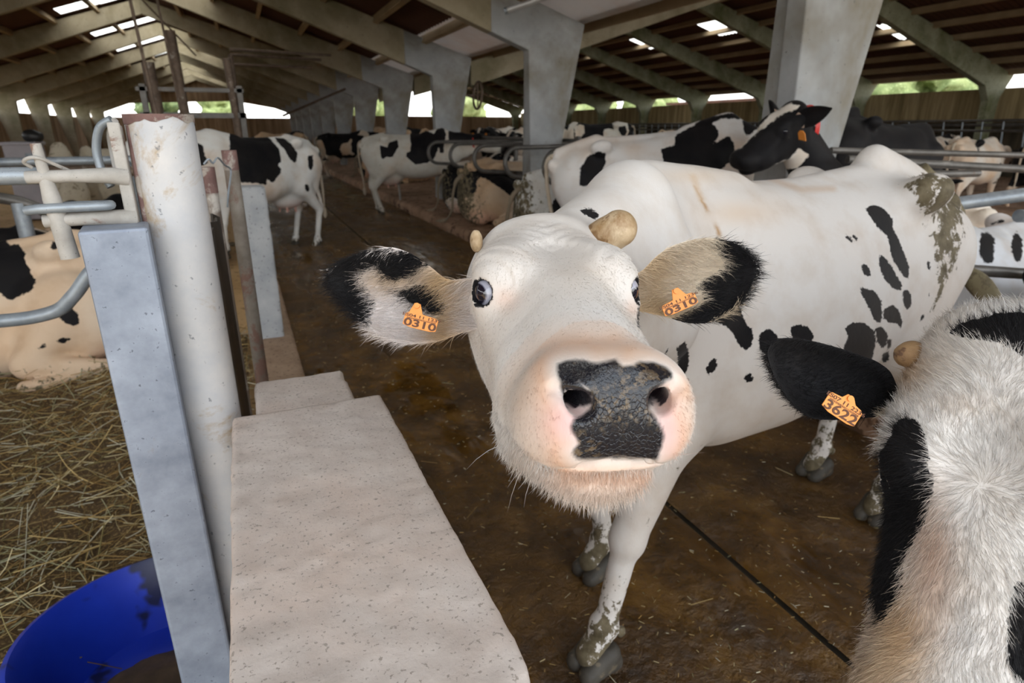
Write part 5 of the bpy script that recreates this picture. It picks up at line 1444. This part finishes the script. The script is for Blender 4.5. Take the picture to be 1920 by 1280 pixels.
dirt = np.where((v[:,2] < .75) & (v[:,0] < -.4), np.maximum(dirt, .42-np.clip(v[:,2]-.3, 0, 1)*1.0), dirt)
dirt = np.where((v[:,2] < .75) & (v[:,2] > .5) & (v[:,0] > .4), np.maximum(dirt, .30), dirt)
wet = np.clip(.5+pad/.003+nz*1.2, 0, 1)
inn = np.clip(.5+np.maximum(nost, nost2)/.004, 0, 1)
tint(inn, (.10, .06, .085), 1)
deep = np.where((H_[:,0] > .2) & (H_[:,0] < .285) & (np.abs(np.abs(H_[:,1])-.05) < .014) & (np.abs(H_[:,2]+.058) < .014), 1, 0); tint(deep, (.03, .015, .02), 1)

def m_main():
    m = m_hide('white_cow_hide', .0065, 120, .05, .6, True); nt = m.node_tree; b = nt.nodes['Principled BSDF']; oc = objco(nt)
    wetn = attr(nt, 'wet')
    cb = b.inputs['Base Color'].links[0].from_socket; nb = b.inputs['Normal'].links[0].from_socket
    vo = nt.nodes.new('ShaderNodeTexVoronoi'); vo.feature = 'DISTANCE_TO_EDGE'; vo.inputs['Scale'].default_value = 230
    wv = nt.nodes.new('ShaderNodeMix'); wv.data_type = 'VECTOR'; wv.inputs[0].default_value = .006
    nn_ = nt.nodes.new('ShaderNodeTexNoise'); nn_.inputs['Scale'].default_value = 60; nt.links.new(oc, nn_.inputs['Vector'])
    nt.links.new(mapping(nt, oc, (1, 1, .75)), wv.inputs[4]); nt.links.new(nn_.outputs['Color'], wv.inputs[5])
    nt.links.new(wv.outputs[1], vo.inputs['Vector'])
    edge = ramp(nt, vo.outputs['Distance'], [(.0, (0,0,0)), (.09, (1,1,1))])
    n4 = noise(nt, oc, 90, 5, .7); n5 = noise(nt, oc, 22, 4, .6)
    pc = mixc(nt, ramp(nt, n4, [(.52, (0,0,0)), (.60, (1,1,1))]), (.010, .010, .014), (.020, .017, .018))
    pc = mixc(nt, math2(nt, 'MULTIPLY', ramp(nt, n5, [(.47, (0,0,0)), (.60, (1,1,1))]), ramp(nt, noise(nt, oc, 130, 4, .7), [(.50, (0,0,0)), (.56, (.8,.8,.8))])), pc, (.17, .12, .07))
    nt.links.new(mixc(nt, wetn, cb, pc), b.inputs['Base Color'])
    rm = nt.nodes.new('ShaderNodeMix'); rm.inputs[2].default_value = .6
    nt.links.new(wetn, rm.inputs[0]); nt.links.new(ramp(nt, n5, [(.35, (.12,)*3), (.65, (.30,)*3)]), rm.inputs[3]); nt.links.new(rm.outputs[0], b.inputs['Roughness'])
    sp = nt.nodes.new('ShaderNodeMix'); sp.inputs[2].default_value = .15; sp.inputs[3].default_value = .55; nt.links.new(wetn, sp.inputs[0]); nt.links.new(sp.outputs[0], b.inputs['Specular IOR Level'])
    sh = math2(nt, 'MULTIPLY', math2(nt, 'SUBTRACT', 1.0, wetn), .05); nt.links.new(sh, b.inputs['Sheen Weight'])
    b1 = bump(nt, math2(nt, 'MULTIPLY', edge, math2(nt, 'MULTIPLY', wetn, attr(nt, 'crk'))), .55, .0016, nb)
    b1 = bump(nt, math2(nt, 'MULTIPLY', noise(nt, oc, 70, 4, .6), wetn), .5, .003, b1)
    nt.links.new(b1, b.inputs['Normal'])
    return m
M_main = m_main()
A = dict(col=col, blk=blk, dirt=dirt, wet=wet, crk=np.clip((px[:,1]-725)/60, .12, 1)*fronthead)
body = mesh_obj('body', v, f, M_main, root, smooth=True, attrs=A)
for q in range(4):
    fx, fy = Dm['feet'][q]; hoof(root, fx, fy, True, 0, 1.15)
# eyes
M_sclera = None
def m_eyeball():
    m, nt, b = new_mat('wide_open_eye'); a = attr(nt, 'col', 'Color'); nt.links.new(a, b.inputs['Base Color'])
    b.inputs['Roughness'].default_value = .04; b.inputs['Coat Weight'].default_value = 1.0; b.inputs['Coat Roughness'].default_value = .02
    return m
M_eyeball = m_eyeball()
def eyeball(root, sg, look_px, rad):
    c = hp+hR@(EYE*[1, sg, 1])
    V, F = uv_sphere(c, EYE_R, 64, 48); V = np.array(V)
    cw = c@Rz.T+T; W = V@Rz.T+T
    px, z = to_px(W); d = np.array(look_px)
    q = np.hypot((px[:,0]-d[0])/rad[0], (px[:,1]-d[1])/rad[1])
    front = ((CC-W)*(W-cw)).sum(1) > 0
    white = np.array((.50, .50, .60))*(1-.2*vnoise(V, 200, 2, 2)[:,None]); iris = np.array((.010, .009, .018)); pup = np.array((.003, .003, .006))
    t = np.clip((q-1)/.10, 0, 1)*1.0; t = np.where(front, t, 1)[:,None]
    col = iris*(1-t)+white*t
    rimz = np.clip(1-np.abs(q-1.05)/.12, 0, 1)[:,None]*front[:,None]; col = col*(1-rimz*.5)+np.array((.03, .03, .06))*rimz*.5
    return mesh_obj('eye', V, F, M_eyeball, root, smooth=True, attrs=dict(col=col))
def eye_front(sg):
    d = EYE_D*[1, sg, 1]; d = d/np.linalg.norm(d)
    p_ = (hp+hR@(EYE*[1, sg, 1]+d*EYE_R))@Rz.T+T
    return to_px(p_[None])[0][0]
eL, eR = eye_front(-1), eye_front(1); print('EYES', eL, eR)
eyeball(root, -1, (eL[0]-9, eL[1]+3), (18, 21))
eyeball(root, 1, (eR[0]+1, eR[1]+8), (13, 15))

# ears traced as leaf shaped cups with their own thickness
def traced_ear(pairs, z0, z1, cup, parent, blackpoly, basecol, colfn, name='ear'):
    nt_ = 25; P0 = np.array(pairs, float); k = len(P0); ns = 49
    si = np.linspace(0, k-1, ns); ki = np.arange(k); Q = np.stack([np.interp(si, ki, P0[:,j]) for j in range(4)], 1)
    for _ in range(2): Q[1:-1] = (Q[:-2]+2*Q[1:-1]+Q[2:])/4
    V = []; px_ = []
    for layer in (0, 1):
        for i in range(ns):
            u = i/(ns-1); D = z0+(z1-z0)*u
            for j in range(nt_):
                t_ = j/(nt_-1); x = Q[i,0]+(Q[i,2]-Q[i,0])*t_; y = Q[i,1]+(Q[i,3]-Q[i,1])*t_
                b_ = math.sin(PI*t_); edge = min(1, (1-u)*5)
                dd = D+cup*(b_**.7)*(.45+.55*math.sin(PI*min(1, .25+u*.75)))*edge+layer*(.010*b_**.5*edge+.0012)
                V.append(from_px(x, y, dd)); px_.append((x, y))
    V = np.array(V); px_ = np.array(px_); F = []; nn = ns*nt_
    for i in range(ns-1):
        for j in range(nt_-1):
            a = i*nt_+j; F.append((a, a+nt_, a+nt_+1, a+1)); F.append((a+nn, a+1+nn, a+nt_+1+nn, a+nt_+nn))
        a = i*nt_; F.append((a, a+nn, a+nt_+nn, a+nt_)); a += nt_-1; F.append((a, a+nt_, a+nt_+nn, a+nn))
    for j in range(nt_-1):
        a = (ns-1)*nt_+j; F.append((a, a+nn, a+1+nn, a+1)); a = j; F.append((a, a+1, a+1+nn, a+nn))
    F = np.array(F)
    b2 = np.full(len(V), -.05)
    for p_ in blackpoly: b2 = np.maximum(b2, poly_sd(px_, p_)*z0/FPX)
    colr = colfn(px_, V)
    VL = (V-T)@Rz
    o = mesh_obj(name, VL, F, M_main, parent, smooth=True, attrs=dict(col=colr, blk=b2, dirt=np.full(len(V), -1.), wet=np.zeros(len(V))))
    return V, F[: ], b2, colr, px_, nn, o
zb = lambda f_, l_, u_: float(((hp+hR@np.array([f_, l_, u_]))@Rz.T+T-CC)@CF)
earL = [(912,520,912,612),(895,518,893,617),(868,524,872,622),(838,526,846,632),(803,496,820,641),(770,474,785,644),(735,462,752,644),(700,466,715,632),(668,476,685,607),(642,488,660,585),(624,503,640,562),(616,522,620,538)]
earR = [(1190,515,1188,580),(1206,506,1203,584),(1228,482,1226,588),(1252,464,1250,594),(1284,452,1274,602),(1318,446,1300,607),(1345,447,1325,605),(1374,454,1350,598),(1396,467,1376,582),(1411,485,1396,560),(1417,512,1411,530)]
BL = [z4(p) for p in ([(20,330),(100,225),(200,195),(250,200),(245,262),(185,305),(190,340),(220,390),(245,430),(225,480),(215,540),(120,490),(30,400)], [(255,190),(330,200),(420,220),(468,270),(445,300),(360,330),(300,325),(262,290),(240,250)], [(330,380),(400,360),(470,340),(520,370),(550,430),(540,480),(480,478),(430,440),(370,420)])]
BR = [z4(p) for p in ([(1655,175),(1720,140),(1800,170),(1880,200),(1890,280),(1850,360),(1810,430),(1720,490),(1600,535),(1500,500),(1560,470),(1640,430),(1640,385),(1600,370),(1630,335),(1700,300),(1735,250),(1690,205)],)]
def cL(q, V):
    t_ = np.clip((q[:,0]-700)/200, 0, 1); tn = np.exp(-((q[:,0]-840)/38)**2)*.8+np.exp(-(((q[:,0]-745)/60)**2+((q[:,1]-520)/30)**2))*.7
    tn = np.clip(tn, 0, .9)[:,None]; base_ = np.tile((.84, .78, .76), (len(q), 1)); return base_*(1-tn)+np.array((.58, .38, .17))*tn
def cR(q, V):
    tn = np.clip(.30+.5*np.exp(-((q[:,0]-1215)/30)**2)+.35*np.exp(-((q[:,1]-590)/20)**2), 0, .9)[:,None]; return np.tile((.84, .77, .66), (len(q), 1))*(1-tn)+np.array((.66, .48, .28))*tn
zl = zb(-.10, -.125, 0); zr = zb(-.10, .125, 0); print('ear depth', zl, zr)
eLd = traced_ear(earL, zl-.02, zl+.03, .030, root, BL, None, cL)
eRd = traced_ear(earR, zr-.02, zr+.02, .035, root, BR, None, cR)

# hair as fine tapering fibres rooted in the hide
def sample_faces(V, F, mask, n_):
    F3 = F if F.shape[1] == 3 else np.r_[F[:, [0,1,2]], F[:, [0,2,3]]]
    keep = mask[F3].all(1); F3 = F3[keep]
    a, b, c = V[F3[:,0]], V[F3[:,1]], V[F3[:,2]]; cr = np.cross(b-a, c-a); ar = np.linalg.norm(cr, axis=1)
    i = nrs.choice(len(F3), n_, p=ar/ar.sum()); r1 = np.sqrt(nrs.uniform(size=n_)); r2 = nrs.uniform(size=n_)
    wt = np.stack([1-r1, r1*(1-r2), r1*r2], 1)
    p = (V[F3[i]]*wt[:,:,None]).sum(1); nn = cr[i]/(ar[i][:,None]+1e-12)
    return p, nn, F3[i], wt
def hair(name, V, F, mask, n_, dirfn, L, wd, vals, parent, bend=.35, jitter=.25, mat=None, T_=None, Rz_=None):
    T_ = T if T_ is None else T_; Rz_ = Rz if Rz_ is None else Rz_
    p, nn, tri, wt = sample_faces(V, F, mask, n_)
    view_ = CC-p; s_ = np.sign((nn*view_).sum(1)); nn = nn*s_[:,None]
    d = dirfn(p, nn)+nrs.normal(0, jitter, (n_, 3)); d /= np.linalg.norm(d, axis=1)[:,None]
    Ls = L[0]+(L[1]-L[0])*nrs.uniform(size=n_); ws = wd[0]+(wd[1]-wd[0])*nrs.uniform(size=n_)
    at_ = {k: (a[tri]*(wt if a.ndim == 1 else wt[:,:,None])).sum(1) for k, a in vals.items()}
    bd = nrs.normal(0, bend*.5, (n_, 3))+np.array([0, 0, -bend*.6])
    pl = (p-T_)@Rz_; dl = d@Rz_; bl = bd@Rz_
    colr = at_.pop('col')
    bj = nrs.uniform(.8, 1.12, (n_, 1)); colr = np.clip(colr*bj, 0, .9)
    o = strands(name, pl, dl, Ls, ws, colr, mat or M_main, parent, 3, bl, attrs=at_, kind='stuff')
    return o
px_u = lambda dx, dy: CR*dx-CU*dy
def earhair(E_, tipdir, n_, L, parent):
    V, F, b2, cc, q, nn_, _ = E_
    mask = np.ones(len(V), bool)
    vals = dict(col=cc, blk=b2, dirt=np.full(len(V), -1.), wet=np.zeros(len(V)))
    td = px_u(*tipdir); td = td/np.linalg.norm(td)
    hair('ear_hair', V, F, mask, n_, lambda p, n: td*1.0+n*.32, L, (.00028, .00055), vals, parent, .35, .28)
earhair(eLd, (-1, .02), 12000, (.012, .032), root)
earhair(eRd, (1, -.15), 11000, (.012, .030), root)

# horn bud, tags, whiskers
def hornbud(px_c, D, rr, tilt):
    c = from_px(*px_c, D); s_ = SDF(); ax = px_u(*tilt); ax /= np.linalg.norm(ax)
    s_.u(cap(-ax*.030+CF*.02, ax*.000, .032, .031), .01)
    vv, f2 = surface(lambda p: s_(p)+(vnoise(p, 60, 2, 2)-.5)*.002, (-.08,)*3, (.08,)*3, .004)
    return mesh_obj('horn_bud', (vv+c-T)@Rz, f2, M_horn, root, smooth=True)
hornbud((1160, 428), zb(-.16, .10, .06)+.0, .03, (1, -.55))
hb2 = from_px(893, 452, zb(-.15, -.118, .04)); vv, f2 = surface(lambda p: ell((0, 0, 0), (.010, .014, .019))(p), (-.04,)*3, (.04,)*3, .004)
mesh_obj('horn_bud', (vv+hb2-T)@Rz, f2, M_horn, root, smooth=True)

def text_mesh(body, size, mat, name, align='CENTER', ext=.0004, bold=0.0):
    cu = bpy.data.curves.new(name, 'FONT'); cu.body = body; cu.size = size; cu.align_x = align; cu.align_y = 'CENTER'; cu.extrude = ext; cu.offset = bold
    o = bpy.data.objects.new(name, cu); COL.objects.link(o); dg = bpy.context.evaluated_depsgraph_get()
    me = bpy.data.meshes.new_from_object(o.evaluated_get(dg)); bpy.data.objects.remove(o); bpy.data.curves.remove(cu)
    me.materials.clear(); me.materials.append(mat); o = bpy.data.objects.new(name, me); COL.objects.link(o); return o
def ear_tag(corners, D, number, small, parent, T_, Rz_, neck, name='ear_tag', dshift=(0, 0, 0, 0), bars=True):
    """corners: top-left, top-right, bottom-right, bottom-left of the plate (looked up on the hide), neck: apex"""
    P = [from_px(x, y, D+ds) for (x, y), ds in zip(corners, dshift)]
    TL, TR, BR_, BL_ = P
    xa = (TR-TL+BR_-BL_)/2; W_ = np.linalg.norm(xa); xa /= W_
    ya = (TL-BL_+TR-BR_)/2; ya -= xa*(ya@xa); Hh = np.linalg.norm(ya); ya /= Hh; za = np.cross(xa, ya)
    cen = sum(P)/4; nk = from_px(*neck, D); nx, ny = (nk-cen)@xa, (nk-cen)@ya
    w2, h2 = W_/2, Hh/2
    out = [(-w2, -h2*.75), (-w2*.55, -h2*1.0), (w2*.6, -h2*1.02), (w2*.97, -h2*.85), (w2*.98, h2*.6), (w2*.85, h2*.85), (nx+W_*.22, h2*1.0), (nx+W_*.09, ny), (nx-W_*.09, ny), (nx-W_*.18, h2*.98), (-w2*.9, h2*.85), (-w2, h2*.6)]
    V = []; F = []; k = len(out)
    for z_ in (-.0009, .0009):
        for (x, y) in out: V.append(cen+xa*x+ya*y+za*z_)
    F = [tuple(range(k, 2*k)), tuple(reversed(range(k)))]+[(i, (i+1) % k, (i+1) % k+k, i+k) for i in range(k)]
    V = (np.array(V)-T_)@Rz_
    tg = mesh_obj(name, V, F, M_tagm, parent); md = tg.modifiers.new('bevel', 'BEVEL'); md.width = .0006; md.segments = 2; md.limit_method = 'ANGLE'
    xl, yl, zl_ = xa@Rz_, ya@Rz_, za@Rz_; cl = (cen-T_)@Rz_
    def put(txt, size, x, y, nm, bold=0, sx=1.0):
        o = text_mesh(txt, size, M_ink, nm, bold=bold)
        M4 = Matrix(((xl[0]*sx, yl[0], zl_[0], 0), (xl[1]*sx, yl[1], zl_[1], 0), (xl[2]*sx, yl[2], zl_[2], 0), (0, 0, 0, 1)))
        p_ = cl+xl*x+yl*y+zl_*.0012
        o.parent = tg; o.matrix_basis = Matrix.Translation(tuple(p_))@M4
        return o
    put(number, Hh*.66, 0, -h2*.42, 'number', .00035, 1.05*W_/(Hh*1.45))
    put(small, Hh*.27, 0, h2*.55, 'small_print', .00008, 1.0*W_/(Hh*1.30))
    if bars:
        mb = MB(); x = -w2*.85; rr_ = random.Random(3)
        while x < w2*.85:
            bw = rr_.choice((.0004, .0007, .001)); a_ = [cl+xl*x+yl*(h2*.10)+zl_*.0012, cl+xl*(x+bw)+yl*(h2*.10)+zl_*.0012, cl+xl*(x+bw)+yl*(h2*.30)+zl_*.0012, cl+xl*x+yl*(h2*.30)+zl_*.0012]
            mb.add(a_, [(0, 1, 2, 3)]); x += bw+rr_.choice((.0005, .0008))
        mb.build('barcode', M_ink, tg)
    st_ = cl+xl*nx+yl*(ny-.004)
    MB().tube([tuple(st_+zl_*.0005), tuple(st_+zl_*.0035)], .0042, 16).build('stud', M_tagm, tg, True)
    return tg
ear_tag([(758, 583), (820, 595), (821, 627), (757, 609)], zl-.045, '0310', 'ES04 11 1237', root, T, Rz, (783, 568), dshift=(0, 0, -.004, -.004))
ear_tag([(1237, 572), (1303, 545), (1309, 567), (1250, 596)], zr-.050, '0310', 'ES04 11 1236', root, T, Rz, (1265, 541))

# poll tuft, muzzle whiskers, chin fringe
vals = dict(col=col, blk=blk, dirt=np.full(n, -1.), wet=np.zeros(n))
fm3 = fronthead & (pad < -.012)
top_ = onhead & (H_[:,0] < -.09) & (H_[:,2] > .02)
ch = onhead & (H_[:,2] < -.165) & (H_[:,0] > .10)
hair('chin_hair', w, f, ch, 5000, lambda p, n_: n_*.6+np.array([0, 0, -.8])-HR_W[:,0]*.0, (.006, .017), (.00022, .0004), vals, root, .2, .25)
lip = onhead & (((H_[:,2] < -.118) & (H_[:,0] > .13) & (H_[:,0] < .28)) | ((H_[:,2] < -.136) & (H_[:,0] > .2))) & (H_[:,2] > -.175) & (pad < -.01)
hair('lip_hair', w, f, lip, 5500, lambda p, n_: n_*.45+np.array([0, 0, -.9]), (.005, .013), (.0002, .0004), vals, root, .2, .3)
wm = onhead & (H_[:,0] > .16) & (H_[:,0] < .27) & (H_[:,1] > .05) & (H_[:,2] < -.06)
hair('whiskers', w, f, wm, 60, lambda p, n_: n_*1.0+np.array([0, 0, -.15]), (.03, .07), (.0003, .00045), vals, root, .3, .15)
wm = onhead & (H_[:,0] > .08) & (H_[:,0] < .25) & (H_[:,2] < -.16)
hair('whiskers', w, f, wm, 60, lambda p, n_: n_*1.0, (.02, .05), (.0003, .00045), vals, root, .4, .2)
# short face coat that catches the light
hair('face_hair', w, f, fm3 & (ring_ > 1.5) & (H_[:,2] > -.16), 15000, lambda p, n_: n_*.18+HR_W[:,0]*.6*np.where(((p-CC)@CF) > 5, 1, 1)[:,None]-CU*.35, (.003, .006), (.00015, .00025), vals, root, .1, .2)
# tail
tl = MB().tube([tuple((p-T)@Rz) for p in [np.array(q) for q in curve_pts([tuple(from_px(1722,318,2.42)), tuple(from_px(1790,400,2.46)), tuple(from_px(1784,480,2.42)), tuple(from_px(1798,502,2.38)), tuple(from_px(1826,524,2.33)), tuple(from_px(1852,552,2.30)), tuple(from_px(1869,580,2.30))], 6)]], [.035]*8+[.026]*6+[.024]*4+[.024,.026,.028,.030,.033,.036,.038,.040,.040,.041,.040,.039,.038,.036,.033,.030,.026,.020,.010], 14)
nv = len(tl.v); mesh_obj('tail', tl.v, tl.f, M_main, root, smooth=True, attrs=dict(col=np.tile((.20, .17, .10), (nv, 1)), blk=np.full(nv, -.1), dirt=np.full(nv, .55), wet=np.zeros(nv)))
teats(root, .56)
# ================================================================== SECOND COW, LOWER RIGHT
z7 = lambda L: [(1400+x*.5628, 560+y*.5625) for x, y in L]
XY2, RZ2 = (2.18, .27), R_(181)
Rz2, T2 = local_cam(XY2, RZ2)
HR2 = np.array([[-.6851, .3525, -.6374], [-.3604, -.9245, -.1239], [-.6330, .1448, .7605]]); U_, _, Vt = np.linalg.svd(HR2); HR2 = U_@Vt
HP2 = np.array([.7973, .3748, 1.1482])
hp2, hR2 = (HP2-T2)@Rz2, Rz2.T@HR2
wl2 = lambda p: tuple((np.array(p)-T2)@Rz2)
D2 = dict(head=(hp2, hR2), neckmid=(wl2((1.20, .38, 1.34)), wl2((1.24, .33, 1.16))), feet=[(.62, .17), (.70, -.17), (-.70, .17), (-.62, -.17)])
fn2, _, _ = cow_sdf('stand', head_sdf(True), D2)
lo = np.minimum([-1.1, -.6, -.03], hp2-.38); hi = np.maximum([1.3, .6, 1.6], hp2+.38); lo[2] = -.03
v2, f2 = surface(fn2, lo, hi, .014); v2 = project(fn2, v2, 2, 2e-3, .01)
h2l = lambda p: (p-hp2)@hR2
v2, f2 = refine(v2, f2, lambda p: np.linalg.norm((h2l(p)-[.0, 0, -.04])/[.42, .24, .24], axis=1) < 1, fn2, 1)
v2, f2 = refine(v2, f2, lambda p: (np.linalg.norm(h2l(p)-[0, -.1, 0], axis=1) < .06), fn2, 1)
w2 = v2@Rz2.T+T2; n2_ = len(v2)
nr2 = grad(fn2, v2, 2e-3); nr2 /= np.linalg.norm(nr2, axis=1)[:,None]+1e-9
px2, zz2 = to_px(w2); H2 = h2l(v2)
vw = CC-w2; vw /= np.linalg.norm(vw, axis=1)[:,None]; fac2 = ((nr2@Rz2.T)*vw).sum(1) > -.1
near2 = fac2 & (zz2 > .2) & (zz2 < 1.4)
PATCH = z7([(480,460),(490,420),(520,395),(560,400),(590,440),(605,500),(605,560),(625,600),(618,660),(600,720),(580,770),(550,820),(527,860),(520,920),(520,980),(490,1020),(470,1070),(440,1085),(400,900),(400,700),(420,600),(440,520)])
NECKB = z7([(665,112),(720,80),(830,50),(960,40),(960,230),(880,160),(800,135),(740,132),(690,122)])
LOWB = z7([(960,920),(924,930),(890,960),(872,1050),(866,1180),(880,1240),(960,1290)])
b2 = np.where(near2, -.06, (vnoise(v2, 2.2, 55, 3)-.5)*.5)
for P_ in (PATCH, NECKB, LOWB): b2 = np.where(near2, np.maximum(b2, poly_sd(px2, P_)*zz2/FPX), b2)
t = np.clip((vnoise(v2, 6, 77, 3)-.48)*1.8, 0, 1)[:,None]
c2 = np.array((.76, .73, .70))*(1-t*.3)+np.array((.74, .58, .42))*t*.3
def tint2(m, c, a):
    global c2
    m = (np.clip(m, 0, 1)*a)[:,None]; c2 = c2*(1-m)+np.array(c)*m
g2 = lambda x, y, sx, sy: np.exp(-(((px2[:,0]-x)/sx)**2+((px2[:,1]-y)/sy)**2))*near2
tint2(g2(1690, 1190, 60, 110), (.62, .40, .20), .85); tint2(g2(1640, 1260, 60, 50), (.58, .40, .22), .7)
tint2(g2(1750, 1040, 38, 120), (.66, .47, .36), .75); tint2(g2(1700, 700, 34, 36), (.56, .34, .16), .8)
tint2(g2(1740, 690, 60, 34), (.66, .50, .34), .4); tint2(g2(1790, 760, 60, 22), (.70, .56, .44), .35)
dv2 = np.full(n2_, -.9); dv2 = np.maximum(dv2, .75-np.clip(v2[:,2], 0, 2)*1.9)
cow2 = empty('cow', (*XY2, 0), RZ2, 'cow at the lower right with one black eye patch, black ear tagged 3622', 'cow')
mesh_obj('body', v2, f2, M_main, cow2, smooth=True, attrs=dict(col=c2, blk=b2, dirt=dv2, wet=np.zeros(n2_)))
for sg in (-1, 1):
    V, F = uv_sphere(hp2+hR2@(EYE*[1, sg, 1]), EYE_R, 48, 32); Vw = np.array(V)@Rz2.T+T2
    c_ = hp2+hR2@(EYE*[1, sg, 1]); dn = np.array(V)-c_; look = hR2@np.array([.55, sg*.8, -.15]); ca = (dn@look)/(np.linalg.norm(dn, axis=1)*np.linalg.norm(look)+1e-9)
    tt = np.clip((.80-ca)/.03, 0, 1)[:,None]; colr = np.array((.006, .006, .012))*(1-tt)+np.array((.20, .19, .26))*tt
    mesh_obj('eye', V, F, M_eyeball, cow2, smooth=True, attrs=dict(col=colr))
for fx, fy in D2['feet']: hoof(cow2, fx, fy)
teats(cow2, .55)
z2b = lambda f_, l_, u_: float(((hp2+hR2@np.array([f_, l_, u_]))@Rz2.T+T2-CC)@CF)
_e = [((505,300),(505,385)), ((480,240),(478,388)), ((430,205),(420,395)), ((350,178),(350,402)), ((280,155),(290,404)), ((200,136),(225,402)), ((150,130),(175,375)), ((118,130),(135,330)), ((88,142),(105,285)), ((72,165),(82,235)), ((68,185),(72,200))]
earS = [(*z7([a])[0], *z7([b])[0]) for a, b in _e]
_oT, _oR = T, Rz; T, Rz = T2, Rz2
zs = z2b(-.10, -.125, 0)
eS = traced_ear(earS, zs-.01, zs-.03, .030, cow2, [z7([(40,100),(250,100),(430,170),(480,230),(520,300),(515,350),(440,380),(420,420),(150,430),(40,250)])], None, lambda q, V: np.tile((.60, .50, .38), (len(q), 1)))
earhair(eS, (-1, -.15), 8000, (.008, .018), cow2)
vals = dict(col=c2, blk=b2, dirt=np.full(n2_, -1.), wet=np.zeros(n2_))
face2 = near2 & (np.linalg.norm(H2-EYE*[1, -1, 1], axis=1) > .033) & (np.linalg.norm((H2-[.02, 0, 0])/[.40, .22, .25], axis=1) < 1)
wh = HR2@np.array([.02, 0, .055])+HP2
def swirl(p, n_):
    r = p-wh; r = r-n_*(r*n_).sum(1)[:,None]; L_ = np.linalg.norm(r, axis=1)[:,None]+1e-6; r = r/L_
    tq = np.cross(n_, r); k = np.clip(1-L_/.10, 0, 1)*.8
    wv = (vnoise(p, 18, 9, 2)[:,None]-.5)*2.2
    return r+tq*(k+wv)+n_*.22
hair('forehead_hair', w2, f2, face2, 42000, swirl, (.010, .024), (.00022, .00042), vals, cow2, .3, .22)
nb2 = near2 & ~face2 & (px2[:,1] < 760)
if nb2.sum() > 50: hair('neck_hair', w2, f2, nb2, 5000, lambda p, n_: n_*.25+CR*.8, (.012, .030), (.0003, .0005), vals, cow2, .3, .3)
ear_tag([(1557, 731), (1620, 768), (1601, 805), (1540, 762)], zs-.062, '3622', 'ES07 11 2236', cow2, T2, Rz2, (1596, 742))
c_ = from_px(1708, 664, z2b(-.17, -.10, .05)+.01)
vv, ff2 = surface(lambda p: ell((0, 0, 0), (.027, .019, .020))(p)+(vnoise(p, 60, 2, 2)-.5)*.003, (-.05,)*3, (.05,)*3, .005)
mesh_obj('horn_bud', (vv+c_-T2)@Rz2, ff2, speckled('brown_horn_skin', (.20, .11, .045), (.42, .26, .13), 30, .6, (.12, .06, .03), 40, .6, .003), cow2, smooth=True)
for sd in (1,):
    V, F, S = ear_mesh(hR2, hp2, sd, .2, .3); n_ = len(V)
    mesh_obj('ear', V, F, M_main, cow2, smooth=True, attrs=dict(col=np.tile((.6, .5, .4), (n_, 1)), blk=np.full(n_, .1), dirt=np.full(n_, -1.), wet=np.zeros(n_)))
T, Rz = _oT, _oR
